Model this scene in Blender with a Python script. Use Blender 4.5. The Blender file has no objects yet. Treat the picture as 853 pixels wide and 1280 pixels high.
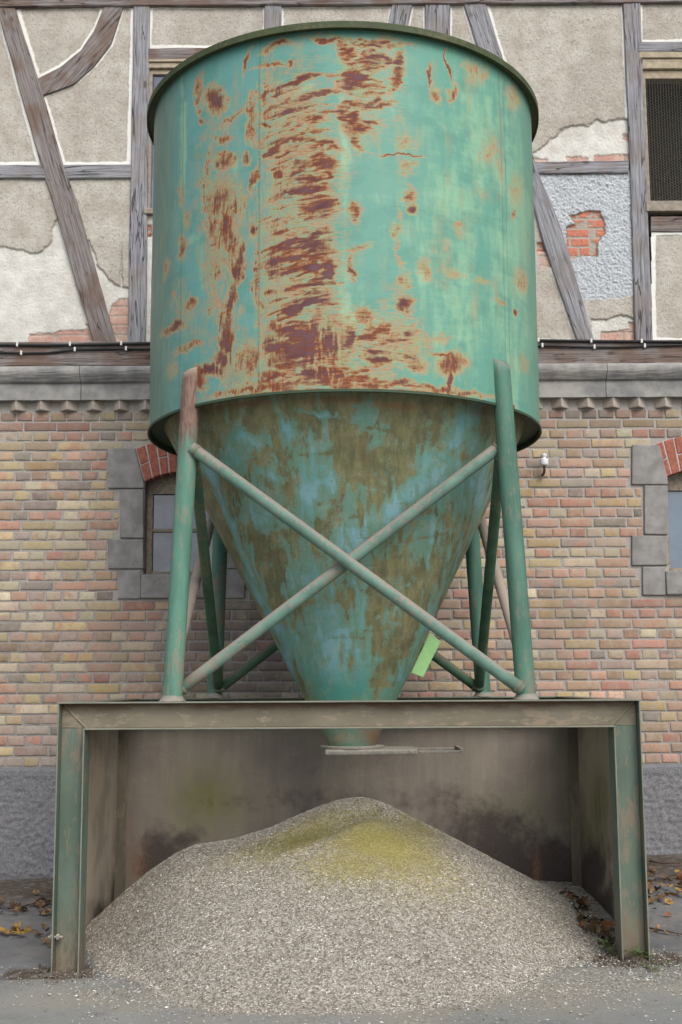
import bpy, math, random
import numpy as np
from mathutils import Vector, Matrix

rng = np.random.default_rng(7)
random.seed(7)
scene = bpy.context.scene
col = scene.collection

# ------------------------------------------------------------------ camera
F, PITCH, ROLL, CX, CY, H = 1460.0, 0.1338, -0.0054, 426.5, 660.3, 1.51
cam_d = bpy.data.cameras.new("camera")
cam = bpy.data.objects.new("camera", cam_d)
col.objects.link(cam)
scene.camera = cam
cam_d.sensor_fit = 'VERTICAL'
cam_d.sensor_height = 36.0
cam_d.lens = F / 1280 * 36
cam_d.shift_y = 20.3 / 1280
cam_d.clip_end = 600
cam.location = (0, 0, H)
cam.matrix_world = Matrix.Translation((0, 0, H)) @ Matrix.Rotation(math.pi / 2 + PITCH, 4, 'X') @ Matrix.Rotation(ROLL, 4, 'Z')

# ------------------------------------------------------------------ light
scene.view_settings.view_transform = 'Standard'
scene.view_settings.look = 'None'
scene.view_settings.gamma = 1
scene.view_settings.exposure = 0.55
SUN_EL, SUN_AZ = math.radians(43), math.radians(158)      # azimuth clockwise from +Y: behind and right of the camera
world = bpy.data.worlds.new("World")
scene.world = world
world.use_nodes = True
wn = world.node_tree.nodes
wl = world.node_tree.links
wn.clear()
sky = wn.new('ShaderNodeTexSky')
sky.sky_type = 'NISHITA'
sky.sun_disc = False
sky.sun_elevation = SUN_EL
sky.sun_rotation = SUN_AZ
sky.dust_density = 3.0
hs = wn.new('ShaderNodeHueSaturation')
hs.inputs['Saturation'].default_value = 0.42
bg = wn.new('ShaderNodeBackground')
bg.inputs['Strength'].default_value = 0.15
wo = wn.new('ShaderNodeOutputWorld')
wl.new(sky.outputs[0], hs.inputs['Color'])
wl.new(hs.outputs[0], bg.inputs[0])
wl.new(bg.outputs[0], wo.inputs[0])
sun_d = bpy.data.lights.new("sun", 'SUN')
sun_d.energy = 1.0
sun_d.angle = math.radians(35)
sun_d.color = (1.0, 0.97, 0.92)
sun = bpy.data.objects.new("sun", sun_d)
col.objects.link(sun)
sd = Vector((math.sin(SUN_AZ) * math.cos(SUN_EL), math.cos(SUN_AZ) * math.cos(SUN_EL), math.sin(SUN_EL)))
sun.rotation_euler = (-sd).to_track_quat('-Z', 'Y').to_euler()
scene.cycles.use_denoising = True
scene.cycles.max_bounces = 6

# ------------------------------------------------------------------ measuring the photograph
cp, sp_, cr, sr = math.cos(PITCH), math.sin(PITCH), math.cos(ROLL), math.sin(ROLL)
def ray(px, py):
    a = px - CX; b = py - CY
    X = cr * a + sr * b; Y = -sr * a + cr * b
    u = X / F; v = -Y / F
    return u, cp - v * sp_, sp_ + v * cp
def at(px, py, Y):
    u, y, z = ray(px, py); t = Y / y
    return Vector((u * t, Y, H + z * t))
def atz(px, py, Z):
    u, y, z = ray(px, py); t = (Z - H) / z
    return Vector((u * t, y * t, Z))
def oncyl(px, py, xc, yc, R):
    u, y, z = ray(px, py)
    a = u * u + y * y; b = -2 * (u * xc + y * yc); c = xc * xc + yc * yc - R * R
    D = b * b - 4 * a * c
    if D < 0: D = 0
    t = (-b - math.sqrt(D)) / (2 * a)
    return Vector((u * t, y * t, H + z * t))

# ------------------------------------------------------------------ numpy noise
def _hash(ix, iy, seed):
    n = (ix.astype(np.int64) * 374761393 + iy.astype(np.int64) * 668265263 + seed * 1274126177) & 0x7fffffff
    n = ((n ^ (n >> 13)) * 1274126177) & 0x7fffffff
    return ((n ^ (n >> 16)) & 0xffff) / 65535.0
def vnoise(x, y, seed=0):
    x = np.asarray(x, float); y = np.asarray(y, float)
    ix = np.floor(x); iy = np.floor(y); fx = x - ix; fy = y - iy
    fx = fx * fx * (3 - 2 * fx); fy = fy * fy * (3 - 2 * fy)
    ix = ix.astype(int); iy = iy.astype(int)
    a = _hash(ix, iy, seed); b = _hash(ix + 1, iy, seed); c = _hash(ix, iy + 1, seed); d = _hash(ix + 1, iy + 1, seed)
    return (a * (1 - fx) + b * fx) * (1 - fy) + (c * (1 - fx) + d * fx) * fy
def fbm(x, y, seed=0, oct=4):
    s = 0; a = .5; t = 0
    for i in range(oct):
        s = s + a * vnoise(x * 2 ** i + 17.3 * i, y * 2 ** i + 5.1 * i, seed + i); t += a; a *= .55
    return s / t - .5
def sstep(a, b, x):
    t = np.clip((x - a) / (b - a), 0, 1); return t * t * (3 - 2 * t)

# ------------------------------------------------------------------ mesh helpers
def mesh_obj(name, V, Fc, mat=None, parent=None, smooth=False, attrs=None, loc=None, mats=None, fmat=None):
    me = bpy.data.meshes.new(name)
    V = np.asarray(V, float)
    if isinstance(Fc, np.ndarray):
        n = Fc.shape[1]
        me.vertices.add(len(V)); me.vertices.foreach_set('co', V.ravel())
        me.loops.add(Fc.size); me.loops.foreach_set('vertex_index', Fc.ravel().astype(np.int32))
        me.polygons.add(len(Fc)); me.polygons.foreach_set('loop_start', (np.arange(len(Fc)) * n).astype(np.int32))
        me.update(calc_edges=True)
    else:
        me.from_pydata([tuple(v) for v in V], [], Fc)
    me.validate()
    for m in (mats or [mat]):
        if m: me.materials.append(m)
    if fmat is not None:
        me.polygons.foreach_set('material_index', np.asarray(fmat, np.int32))
    if smooth:
        me.polygons.foreach_set('use_smooth', np.ones(len(me.polygons), bool))
    for k, a in (attrs or {}).items():
        a = np.asarray(a, float)
        if a.ndim == 1:
            at_ = me.attributes.new(k, 'FLOAT', 'POINT'); at_.data.foreach_set('value', a.astype(np.float32))
        else:
            at_ = me.attributes.new(k, 'FLOAT_VECTOR', 'POINT'); at_.data.foreach_set('vector', a.astype(np.float32).ravel())
    o = bpy.data.objects.new(name, me)
    col.objects.link(o)
    if parent: o.parent = parent
    if loc is not None: o.location = loc
    return o
def thing(name, label, cat, loc=(0, 0, 0), group=None):
    o = bpy.data.objects.new(name, None); col.objects.link(o)
    o.empty_display_size = .2
    o.location = loc; o['label'] = label; o['category'] = cat
    if group: o['group'] = group
    return o
def tag(o, label, cat, group=None, kind=None):
    o['label'] = label; o['category'] = cat
    if group: o['group'] = group
    if kind: o['kind'] = kind
    return o
class MB:
    def __init__(s): s.v = []; s.f = []
    def add(s, V, Fc):
        n = len(s.v); s.v += [tuple(v) for v in V]; s.f += [tuple(i + n for i in f) for f in Fc]
    def box(s, x0, x1, y0, y1, z0, z1):
        V = [(x, y, z) for x in (x0, x1) for y in (y0, y1) for z in (z0, z1)]
        s.add(V, [(0, 1, 3, 2), (4, 6, 7, 5), (0, 4, 5, 1), (2, 3, 7, 6), (0, 2, 6, 4), (1, 5, 7, 3)])
    def prism(s, pts, y0, y1):            # polygon in xz extruded in y
        n = len(pts)
        V = [(p[0], y0, p[1]) for p in pts] + [(p[0], y1, p[1]) for p in pts]
        s.add(V, [tuple(range(n)), tuple(range(2 * n - 1, n - 1, -1))] + [(i, i + n, (i + 1) % n + n, (i + 1) % n) for i in range(n)])
    def tube(s, P, R, n=20, caps=True, twist=0):
        P = [Vector(p) for p in P]
        if not hasattr(R, '__len__'): R = [R] * len(P)
        rings = []
        up = Vector((0, 1, 0.01)) if abs((P[-1] - P[0]).normalized().y) < .9 else Vector((1, 0, 0))
        for i, p in enumerate(P):
            d = (P[min(i + 1, len(P) - 1)] - P[max(i - 1, 0)]).normalized()
            a = d.cross(up).normalized(); b = d.cross(a)
            rings.append([p + R[i] * (math.cos(t) * a + math.sin(t) * b) for t in [2 * math.pi * k / n for k in range(n)]])
        V = [v for r in rings for v in r]
        Fc = [(i * n + k, i * n + (k + 1) % n, (i + 1) * n + (k + 1) % n, (i + 1) * n + k) for i in range(len(P) - 1) for k in range(n)]
        if caps: Fc += [tuple(range(n - 1, -1, -1)), tuple(range((len(P) - 1) * n, len(P) * n))]
        s.add(V, Fc)
    def lathe(s, prof, c=(0, 0), n=64):
        V = [(c[0] + r * math.cos(2 * math.pi * k / n), c[1] + r * math.sin(2 * math.pi * k / n), z) for r, z in prof for k in range(n)]
        Fc = [(i * n + k, i * n + (k + 1) % n, (i + 1) * n + (k + 1) % n, (i + 1) * n + k) for i in range(len(prof) - 1) for k in range(n)]
        s.add(V, Fc)
    def build(s, name, mat, parent=None, off=(0, 0, 0), smooth=False, bevel=0, seg=2, auto=False):
        V = np.array(s.v) - np.array(off)
        o = mesh_obj(name, V, s.f, mat, parent, smooth)
        if bevel:
            m = o.modifiers.new('bevel', 'BEVEL'); m.width = bevel; m.segments = seg; m.limit_method = 'ANGLE'; m.angle_limit = math.radians(40)
        return o
def grid_faces(nu, nv, wrap=False):
    i = np.arange(nu - 1)[:, None]; j = np.arange(nv if wrap else nv - 1)[None, :]
    j2 = (j + 1) % nv
    return np.stack([i * nv + j, i * nv + j2, (i + 1) * nv + j2, (i + 1) * nv + j], -1).reshape(-1, 4)

# ------------------------------------------------------------------ material helpers
class Mt:
    def __init__(s, name):
        s.m = bpy.data.materials.new(name); s.m.use_nodes = True
        s.t = s.m.node_tree; s.t.nodes.clear()
        s.out = s.t.nodes.new('ShaderNodeOutputMaterial'); s.b = s.t.nodes.new('ShaderNodeBsdfPrincipled')
        s.t.links.new(s.b.outputs[0], s.out.inputs[0])
        s._oc = None
    def n(s, k): return s.t.nodes.new(k)
    def set(s, sock, v):
        if isinstance(v, bpy.types.NodeSocket): s.t.links.new(v, sock)
        elif isinstance(v, (tuple, list)) and len(v) == 3 and sock.type == 'RGBA': sock.default_value = (*v, 1)
        else: sock.default_value = v
    def oc(s):
        if not s._oc: s._oc = s.n('ShaderNodeTexCoord').outputs['Object']
        return s._oc
    def attr(s, name, vec=False):
        a = s.n('ShaderNodeAttribute'); a.attribute_name = name
        return a.outputs['Vector'] if vec else a.outputs['Fac']
    def mp(s, vec=None, scale=(1, 1, 1), loc=(0, 0, 0), rot=(0, 0, 0)):
        m = s.n('ShaderNodeMapping'); s.set(m.inputs[0], vec or s.oc())
        m.inputs['Scale'].default_value = scale; m.inputs['Location'].default_value = loc; m.inputs['Rotation'].default_value = rot
        return m.outputs[0]
    def noise(s, scale, detail=4, rough=.55, dist=0, vec=None, colr=False):
        m = s.n('ShaderNodeTexNoise'); s.set(m.inputs['Vector'], vec or s.oc())
        m.inputs['Scale'].default_value = scale; m.inputs['Detail'].default_value = detail
        m.inputs['Roughness'].default_value = rough; m.inputs['Distortion'].default_value = dist
        return m.outputs['Color' if colr else 'Fac']
    def vor(s, scale, feature='F1', vec=None, out='Distance', rand=1.0):
        m = s.n('ShaderNodeTexVoronoi'); m.feature = feature; s.set(m.inputs['Vector'], vec or s.oc())
        m.inputs['Scale'].default_value = scale
        if 'Randomness' in m.inputs: m.inputs['Randomness'].default_value = rand
        return m.outputs[out]
    def ma(s, op, a, b=0.0, c=None, clamp=False):
        m = s.n('ShaderNodeMath'); m.operation = op; m.use_clamp = clamp
        s.set(m.inputs[0], a); s.set(m.inputs[1], b)
        if c is not None: s.set(m.inputs[2], c)
        return m.outputs[0]
    def rm(s, v, a, b, c=0.0, d=1.0, smooth=True):
        m = s.n('ShaderNodeMapRange'); m.interpolation_type = 'SMOOTHSTEP' if smooth else 'LINEAR'
        s.set(m.inputs[0], v)
        for i, x in enumerate((a, b, c, d)): m.inputs[i + 1].default_value = x
        return m.outputs[0]
    def mix(s, f, a, b, mode='MIX'):
        m = s.n('ShaderNodeMix'); m.data_type = 'RGBA'; m.blend_type = mode
        s.set(m.inputs[0], f); s.set(m.inputs[6], a); s.set(m.inputs[7], b)
        return m.outputs[2]
    def ramp(s, f, stops, interp='LINEAR'):
        m = s.n('ShaderNodeValToRGB'); s.set(m.inputs[0], f); cr_ = m.color_ramp; cr_.interpolation = interp
        while len(cr_.elements) < len(stops): cr_.elements.new(.5)
        for e, (p, c) in zip(cr_.elements, stops): e.position = p; e.color = (*c, 1)
        return m.outputs[0]
    def bump(s, h, strength=.5, dist=.01, normal=None):
        m = s.n('ShaderNodeBump'); m.inputs['Strength'].default_value = strength; m.inputs['Distance'].default_value = dist
        s.set(m.inputs['Height'], h)
        if normal: s.set(m.inputs['Normal'], normal)
        return m.outputs[0]
    def fin(s, color, rough=.7, normal=None, metal=0.0, spec=.3):
        s.set(s.b.inputs['Base Color'], color); s.set(s.b.inputs['Roughness'], rough)
        s.set(s.b.inputs['Metallic'], metal); s.set(s.b.inputs['Specular IOR Level'], spec)
        if normal: s.set(s.b.inputs['Normal'], normal)
        return s.m
def srgb(r, g, b):
    f = lambda c: (c / 255 / 12.92) if c / 255 <= .04045 else ((c / 255 + .055) / 1.055) ** 2.4
    return (f(r), f(g), f(b))
def K(c, k): return tuple(x * k for x in c)

# palette (albedo)
TEAL = srgb(88, 142, 126); TEALB = srgb(90, 143, 137); MINT = srgb(128, 168, 138); GREYG = srgb(98, 128, 108)
TAN = srgb(172, 138, 102); ORNG = srgb(146, 92, 56); RUST = srgb(108, 56, 36); PURP = srgb(86, 54, 58)

def paint_mat(name, uvattr='suv', lightside=True):
    m = Mt(name)
    uv = m.attr(uvattr, True)
    rust = m.attr('rust'); mint = m.attr('mint'); hstk = m.attr('hstreak')
    warp = m.noise(9, 3, vec=uv, colr=True)
    w = m.n('ShaderNodeVectorMath'); w.operation = 'MULTIPLY_ADD'
    m.set(w.inputs[0], warp); w.inputs[1].default_value = (.03, .03, .03); m.set(w.inputs[2], uv)
    wv = w.outputs[0]
    nh = m.noise(1, 6, .68, vec=m.mp(wv, (12, 85, 1), rot=(0, 0, .13)))       # brushed sideways
    nv = m.noise(1, 6, .68, vec=m.mp(wv, (75, 11, 1)))                      # runs downwards
    nf = m.noise(60, 5, .72, vec=uv)
    nn = m.mix(hstk, nv, nh)
    nm = m.noise(16, 5, .65, 1.2, vec=uv)
    nsum = m.ma('ADD', m.ma('MULTIPLY', m.ma('SUBTRACT', nn, .5), 2.3), m.ma('MULTIPLY', m.ma('SUBTRACT', nf, .5), 1.0))
    nsum = m.ma('ADD', nsum, m.ma('MULTIPLY', m.ma('SUBTRACT', nm, .5), 1.2))
    V = m.ma('ADD', rust, m.ma('MULTIPLY', m.ma('MULTIPLY', nsum, m.rm(rust, .02, .5, .10, .95)), m.rm(rust, .75, 1.25, 1, .6)))
    # paint under the rust
    n1 = m.noise(1, 4, .6, vec=m.mp(wv, (5, 2.2, 1)))
    n2 = m.noise(1, 5, .6, vec=m.mp(wv, (22, 4, 1)))
    n3 = m.noise(1, 5, .7, vec=m.mp(wv, (7, 26, 1), rot=(0, 0, -.2)))
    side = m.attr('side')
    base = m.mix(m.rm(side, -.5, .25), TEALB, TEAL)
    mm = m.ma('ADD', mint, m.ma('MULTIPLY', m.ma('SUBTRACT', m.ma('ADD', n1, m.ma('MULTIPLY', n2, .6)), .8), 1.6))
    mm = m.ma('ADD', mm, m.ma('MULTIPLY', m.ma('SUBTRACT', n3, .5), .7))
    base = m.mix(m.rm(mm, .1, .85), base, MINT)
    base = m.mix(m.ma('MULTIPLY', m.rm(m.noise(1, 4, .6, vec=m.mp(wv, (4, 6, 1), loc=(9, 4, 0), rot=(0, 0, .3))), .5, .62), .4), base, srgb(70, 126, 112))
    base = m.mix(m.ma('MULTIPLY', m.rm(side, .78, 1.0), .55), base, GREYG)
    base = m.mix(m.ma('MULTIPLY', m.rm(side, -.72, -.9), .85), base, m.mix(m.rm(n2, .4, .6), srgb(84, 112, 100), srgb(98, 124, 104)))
    dirt = m.rm(m.noise(1, 5, .65, vec=m.mp(wv, (30, 3, 1))), .52, .75)
    base = m.mix(m.ma('MULTIPLY', dirt, .28), base, srgb(120, 140, 112))
    base = m.mix(m.ma('MULTIPLY', m.rm(nf, .62, .8), .25), base, srgb(70, 120, 108))
    smear = m.rm(m.ma('ADD', m.noise(1, 5, .6, vec=m.mp(wv, (11, 2.6, 1), loc=(3, 1, 0))), m.ma('MULTIPLY', m.ma('SUBTRACT', nf, .5), .25)), .53, .70)
    base = m.mix(m.ma('MULTIPLY', smear, .42), base, srgb(150, 136, 98))
    T = m.ma('ADD', m.ma('MULTIPLY', rust, 1.25), m.ma('MULTIPLY', nsum, m.rm(rust, .02, .3, .12, .55)))
    c = m.mix(m.ma('MULTIPLY', m.rm(T, .16, .42), .5), base, m.mix(m.rm(nm, .4, .6), srgb(150, 150, 104), srgb(160, 128, 96)))
    c = m.mix(m.ma('MULTIPLY', m.rm(T, .34, .58), .85), c, m.mix(m.rm(nm, .42, .6), srgb(150, 144, 104), TAN))
    c = m.mix(m.ma('MULTIPLY', m.rm(m.noise(1, 5, .65, vec=m.mp(wv, (10, 40, 1), loc=(5, 2, 0), rot=(0, 0, .15))), .56, .64), m.ma('MULTIPLY', m.rm(T, 1.3, .8), m.rm(T, .4, .55))), c, m.mix(.4, base, MINT))
    orp = m.rm(m.noise(5, 4, .6, vec=uv), .40, .6)
    st_ = m.ma('ADD', m.ma('MULTIPLY', rust, 1.0), m.ma('MULTIPLY', m.ma('SUBTRACT', nm, .5), .9))
    c = m.mix(m.ma('MULTIPLY', m.rm(st_, .34, .9), .78), c, m.mix(orp, srgb(120, 82, 62), srgb(132, 80, 50)))
    c = m.mix(m.ma('MULTIPLY', m.rm(V, .50, .76), m.rm(orp, 0, 1, .35, .95)), c, m.mix(m.noise(25, 3, vec=uv), ORNG, srgb(130, 92, 66)))
    c = m.mix(m.ma('MULTIPLY', m.rm(V, .60, .98), .94), c, m.mix(orp, srgb(96, 62, 58), RUST))
    c = m.mix(m.ma('MULTIPLY', m.rm(V, .95, 1.25), .9), c, m.mix(m.rm(m.noise(8, 2, vec=uv), .4, .6), PURP, srgb(98, 72, 80)))
    seam = m.attr('seam')
    c = m.mix(m.ma('MULTIPLY', seam, .35), c, srgb(90, 100, 80))
    hgt = m.ma('ADD', m.ma('MULTIPLY', m.rm(V, .28, .6), -.6), m.ma('MULTIPLY', nf, .35))
    hgt = m.ma('ADD', hgt, m.ma('MULTIPLY', m.noise(1.6, 2, vec=uv), 3))
    hgt = m.ma('ADD', hgt, m.ma('MULTIPLY', seam, 1.2))
    r = m.rm(V, .3, .6, .5, .85)
    return m.fin(c, r, m.bump(hgt, .45, .004), spec=.35)

def cone_mat():
    m = Mt('cone_paint')
    uv = m.attr('suv', True); blue = m.attr('blue')
    warp = m.noise(7, 3, vec=uv, colr=True)
    w = m.n('ShaderNodeVectorMath'); w.operation = 'MULTIPLY_ADD'
    m.set(w.inputs[0], warp); w.inputs[1].default_value = (.035, .035, .035); m.set(w.inputs[2], uv)
    wv = w.outputs[0]
    nv = m.noise(1, 6, .72, vec=m.mp(wv, (30, 9, 1), rot=(0, 0, .25)))
    nf = m.noise(22, 7, .75, .6, vec=uv); nb = m.noise(5, 3, vec=uv)
    V = m.ma('ADD', blue, m.ma('ADD', m.ma('MULTIPLY', m.ma('SUBTRACT', nv, .5), .9), m.ma('MULTIPLY', m.ma('SUBTRACT', nf, .5), 1.1)))
    V = m.ma('ADD', V, m.ma('MULTIPLY', m.ma('SUBTRACT', nb, .5), .4))
    ol = m.mix(m.rm(m.ma('ADD', m.ma('MULTIPLY', m.noise(1, 5, .7, vec=m.mp(wv, (26, 6, 1), rot=(0, 0, .3))), .45), m.ma('MULTIPLY', m.noise(6, 6, .7, vec=wv), .55)), .38, .62), srgb(94, 98, 72), srgb(132, 128, 92))
    ol = m.mix(m.ma('MULTIPLY', m.rm(nb, .5, .68), .6), ol, srgb(98, 88, 66))
    tl = m.mix(m.attr('teal'), m.mix(m.rm(nb, .4, .6), srgb(124, 166, 174), srgb(106, 152, 148)), srgb(76, 138, 128))
    c = m.mix(m.rm(V, .08, .36), ol, m.mix(.3, srgb(104, 134, 106), tl))
    c = m.mix(m.rm(V, .45, .8), c, tl)
    c = m.mix(m.ma('MULTIPLY', m.rm(m.noise(1, 4, .6, vec=m.mp(uv, (5, 60, 1))), .6, .72), .3), c, srgb(80, 80, 58))
    c = m.mix(m.ma('MULTIPLY', m.rm(m.noise(13, 6, .7, vec=wv), .5, .68), .35), c, srgb(150, 160, 140))
    pit = m.rm(m.ma('ADD', m.vor(70, vec=wv), m.rm(m.noise(6, 2, vec=uv), .4, .62, .3, 0)), .21, .13)
    c = m.mix(m.ma('MULTIPLY', pit, .9), c, srgb(84, 62, 44))
    c = m.mix(m.attr('rust'), c, srgb(134, 84, 60))
    c = m.mix(m.ma('MULTIPLY', m.attr('dust'), m.rm(nf, .3, .6)), c, srgb(150, 140, 116))
    h = m.ma('ADD', m.ma('MULTIPLY', V, .5), m.ma('MULTIPLY', m.noise(2.5, 2, vec=uv), 5))
    h = m.ma('SUBTRACT', h, pit)
    return m.fin(c, .62, m.bump(h, .5, .004), spec=.3)

def steel_mat(name, base=srgb(98, 150, 130), green=.75, rustamt=.5, dustc=srgb(150, 140, 124), sc=(14, 14, 3), dustup=True, zr=None):
    """weathered painted steel in object space; dust and grime gather on upper faces because they lie there"""
    m = Mt(name)
    n1 = m.noise(1, 5, .65, vec=m.mp(None, sc)); n2 = m.noise(1.0, 5, .7, vec=m.mp(None, tuple(x * 4 for x in sc)))
    n3 = m.noise(2.2, 3); nf = m.noise(90, 4, .7)
    c = m.mix(m.rm(n1, .35, .65), base, K(base, .72))
    c = m.mix(m.ma('MULTIPLY', m.rm(m.ma('ADD', m.ma('MULTIPLY', n2, .6), m.ma('MULTIPLY', n3, .4)), .5, .6), 1 - green), c, dustc)
    ru = m.ma('ADD', m.ma('MULTIPLY', n3, .5), m.ma('MULTIPLY', n2, .5))
    c = m.mix(m.ma('MULTIPLY', m.rm(ru, .53, .68), rustamt * .8), c, srgb(122, 98, 80))
    c = m.mix(m.ma('MULTIPLY', m.rm(nf, .64, .74), rustamt), c, srgb(92, 66, 50))
    if zr:
        sz_ = m.n('ShaderNodeSeparateXYZ'); m.set(sz_.inputs[0], m.oc())
        zz_ = m.ma('ADD', sz_.outputs[2], m.ma('MULTIPLY', m.ma('SUBTRACT', n1, .5), zr[2]))
        zz_ = m.ma('ADD', zz_, m.ma('MULTIPLY', m.ma('SUBTRACT', n2, .5), zr[2] * .5))
        c = m.mix(m.ma('MULTIPLY', m.rm(zz_, zr[0], zr[1]) if zr[0] < zr[1] else m.ma('SUBTRACT', 1, m.rm(zz_, zr[1], zr[0])), .85), c, m.mix(m.rm(n2, .4, .6), zr[3], zr[4]))
    if dustup:
        g = m.n('ShaderNodeNewGeometry'); sx = m.n('ShaderNodeSeparateXYZ'); m.set(sx.inputs[0], g.outputs['Normal'])
        up = m.rm(m.ma('ADD', sx.outputs[2], m.ma('MULTIPLY', m.ma('SUBTRACT', n2, .5), .9)), .12, .62)
        c = m.mix(m.ma('MULTIPLY', up, .85), c, dustc)
    return m.fin(c, .65, m.bump(m.ma('ADD', n2, nf), .35, .003), spec=.3)

def plain(name, c, rough=.7, var=.2, sc=20, bump=.2, metal=0.0, spec=.3, c2=None):
    m = Mt(name); n = m.noise(sc, 5, .65)
    cc = m.mix(m.rm(n, .3, .7), K(c, 1 - var), c2 or K(c, 1 + var))
    return m.fin(cc, rough, m.bump(n, bump, .004), metal, spec)
def timber_mat(name, a=srgb(154, 154, 158), b=srgb(96, 96, 102), brown=srgb(124, 112, 104), br=.45):
    m = Mt(name)
    w = m.mp(None, (1.3, 1, 1), loc=(0, 0, 0))
    info = m.n('ShaderNodeObjectInfo').outputs['Random']
    off = m.n('ShaderNodeVectorMath'); off.operation = 'ADD'; m.set(off.inputs[0], w)
    cmb = m.n('ShaderNodeCombineXYZ'); m.set(cmb.inputs[0], m.ma('MULTIPLY', info, 37.0)); m.set(cmb.inputs[2], m.ma('MULTIPLY', info, 11.0)); m.set(off.inputs[1], cmb.outputs[0])
    v = off.outputs[0]
    g1 = m.noise(1, 7, .75, .5, vec=m.mp(v, (2.2, 30, 75))); g2 = m.noise(1, 4, .6, .4, vec=m.mp(v, (3, 90, 190)))
    n3 = m.noise(2.3, 3, vec=v)
    crack = m.rm(m.ma('ABSOLUTE', m.ma('SUBTRACT', m.noise(1, 3, .5, .3, vec=m.mp(v, (.7, 8, 14))), .5)), .002, .012)
    crack = m.ma('MAXIMUM', crack, m.rm(m.noise(1.7, 2, vec=v), .5, .42))
    c = m.mix(m.rm(g1, .30, .62), b, a)
    c = m.mix(m.ma('MULTIPLY', m.rm(n3, .42, .62), br), c, brown)
    c = m.mix(m.ma('MULTIPLY', m.rm(g2, .5, .72), .65), c, K(b, .5))
    knot = m.rm(m.vor(1, vec=m.mp(v, (2.2, 5, 7))), .06, .13)
    c = m.mix(m.ma('MULTIPLY', m.ma('SUBTRACT', 1, knot), .7), c, srgb(74, 58, 50))
    c = m.mix(m.ma('MULTIPLY', m.ma('SUBTRACT', 1, crack), .8), c, srgb(58, 54, 56))
    h = m.ma('ADD', m.ma('ADD', g1, m.ma('MULTIPLY', g2, .6)), m.ma('MULTIPLY', crack, 1.4))
    return m.fin(c, .85, m.bump(h, .9, .007), spec=.15)

def brick_mat():
    m = Mt('brick_weathered')
    c = m.n('ShaderNodeAttribute'); c.attribute_name = 'tint'; tint = c.outputs['Color']
    mort = m.attr('mortar'); red = m.attr('tone2')
    n1 = m.noise(14, 5, .65); nf = m.noise(110, 5, .7); nb = m.noise(1.3, 4, .6)
    cc = m.mix(m.ma('MULTIPLY', m.rm(m.noise(9, 3, .5, 1.0), .45, .6), m.ma('MULTIPLY', red, .7)), tint, srgb(178, 132, 112))
    cc = m.mix(m.ma('MULTIPLY', m.rm(n1, .40, .66), .5), cc, srgb(166, 156, 144))
    cc = m.mix(m.ma('MULTIPLY', m.rm(m.noise(30, 4, .6, 1.5), .5, .7), .35), cc, srgb(120, 104, 92))
    cc = m.mix(m.ma('MULTIPLY', m.rm(nf, .5, .75), .5), cc, m.mix(.5, cc, (0.02, .02, .02), 'MIX'))
    mo = m.mix(m.rm(nf, .3, .7), srgb(140, 135, 130), srgb(188, 184, 178))
    cc = m.mix(mort, cc, mo)
    cc = m.mix(m.ma('MULTIPLY', m.rm(nb, .52, .68), .35), cc, srgb(120, 112, 104))
    cc = m.mix(m.ma('MULTIPLY', m.attr('grime'), m.rm(n1, .2, .7, .5, 1)), cc, srgb(92, 88, 86))  # wall grime, plus the drum's shade painted into the bricks behind the cone
    h = m.ma('ADD', m.ma('MULTIPLY', n1, 1.4), m.ma('MULTIPLY', nf, .8))
    return m.fin(cc, .92, m.bump(h, .6, .004), spec=.12)

def plaster_mat():
    m = Mt('plaster_layers')
    top = m.attr('top'); br = m.attr('brick'); wh = m.attr('white'); blu = m.attr('rough')
    nf = m.noise(120, 4, .75); n1 = m.noise(6, 5, .6); spk = m.noise(75, 3, .7); nb = m.noise(1.1, 3)
    tc = m.mix(m.rm(n1, .35, .65), srgb(164, 158, 147), srgb(182, 177, 168))
    tc = m.mix(m.ma('MULTIPLY', m.rm(nb, .45, .65), .4), tc, srgb(150, 144, 134))
    tc = m.mix(m.ma('MULTIPLY', m.rm(spk, .54, .64), .6), tc, srgb(120, 115, 108))
    uc = m.mix(m.rm(n1, .3, .7), srgb(186, 184, 177), srgb(210, 208, 202))
    uc = m.mix(m.ma('MULTIPLY', m.rm(spk, .58, .72), .5), uc, srgb(168, 160, 146))
    rc = m.mix(m.rm(m.vor(58), .0, .6), srgb(206, 210, 214), srgb(176, 181, 186))
    rc = m.mix(m.ma('MULTIPLY', m.rm(spk, .54, .66), .4), rc, srgb(140, 146, 152))
    bc = m.attr('brickred')
    bb = m.mix(bc, m.mix(m.rm(n1, .35, .65), srgb(176, 138, 126), srgb(196, 170, 156)), m.mix(m.rm(nf, .35, .6), srgb(172, 106, 86), srgb(190, 124, 104)))
    bb = m.mix(m.attr('mortar'), bb, srgb(158, 152, 142))
    c = m.mix(top, uc, tc); c = m.mix(blu, c, rc); c = m.mix(br, c, bb)
    c = m.mix(m.ma('MULTIPLY', wh, m.rm(n1, .15, .4, .6, 1)), c, srgb(214, 213, 208))
    c = m.mix(m.ma('MULTIPLY', m.rm(m.noise(2.4, 5, .65), .5, .72), .22), c, srgb(134, 126, 112))
    c = m.mix(m.ma('MULTIPLY', m.attr('edge'), .55), c, srgb(98, 88, 74))
    hr = m.ma('MULTIPLY', m.noise(46, 5, .7), m.rm(blu, 0, 1, .5, 2.2))
    h = m.ma('ADD', hr, m.ma('MULTIPLY', spk, 1.0))
    h = m.ma('MULTIPLY', h, m.rm(wh, 0, 1, 1, .25))
    return m.fin(c, .92, m.bump(h, .75, .008), spec=.1)

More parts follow.
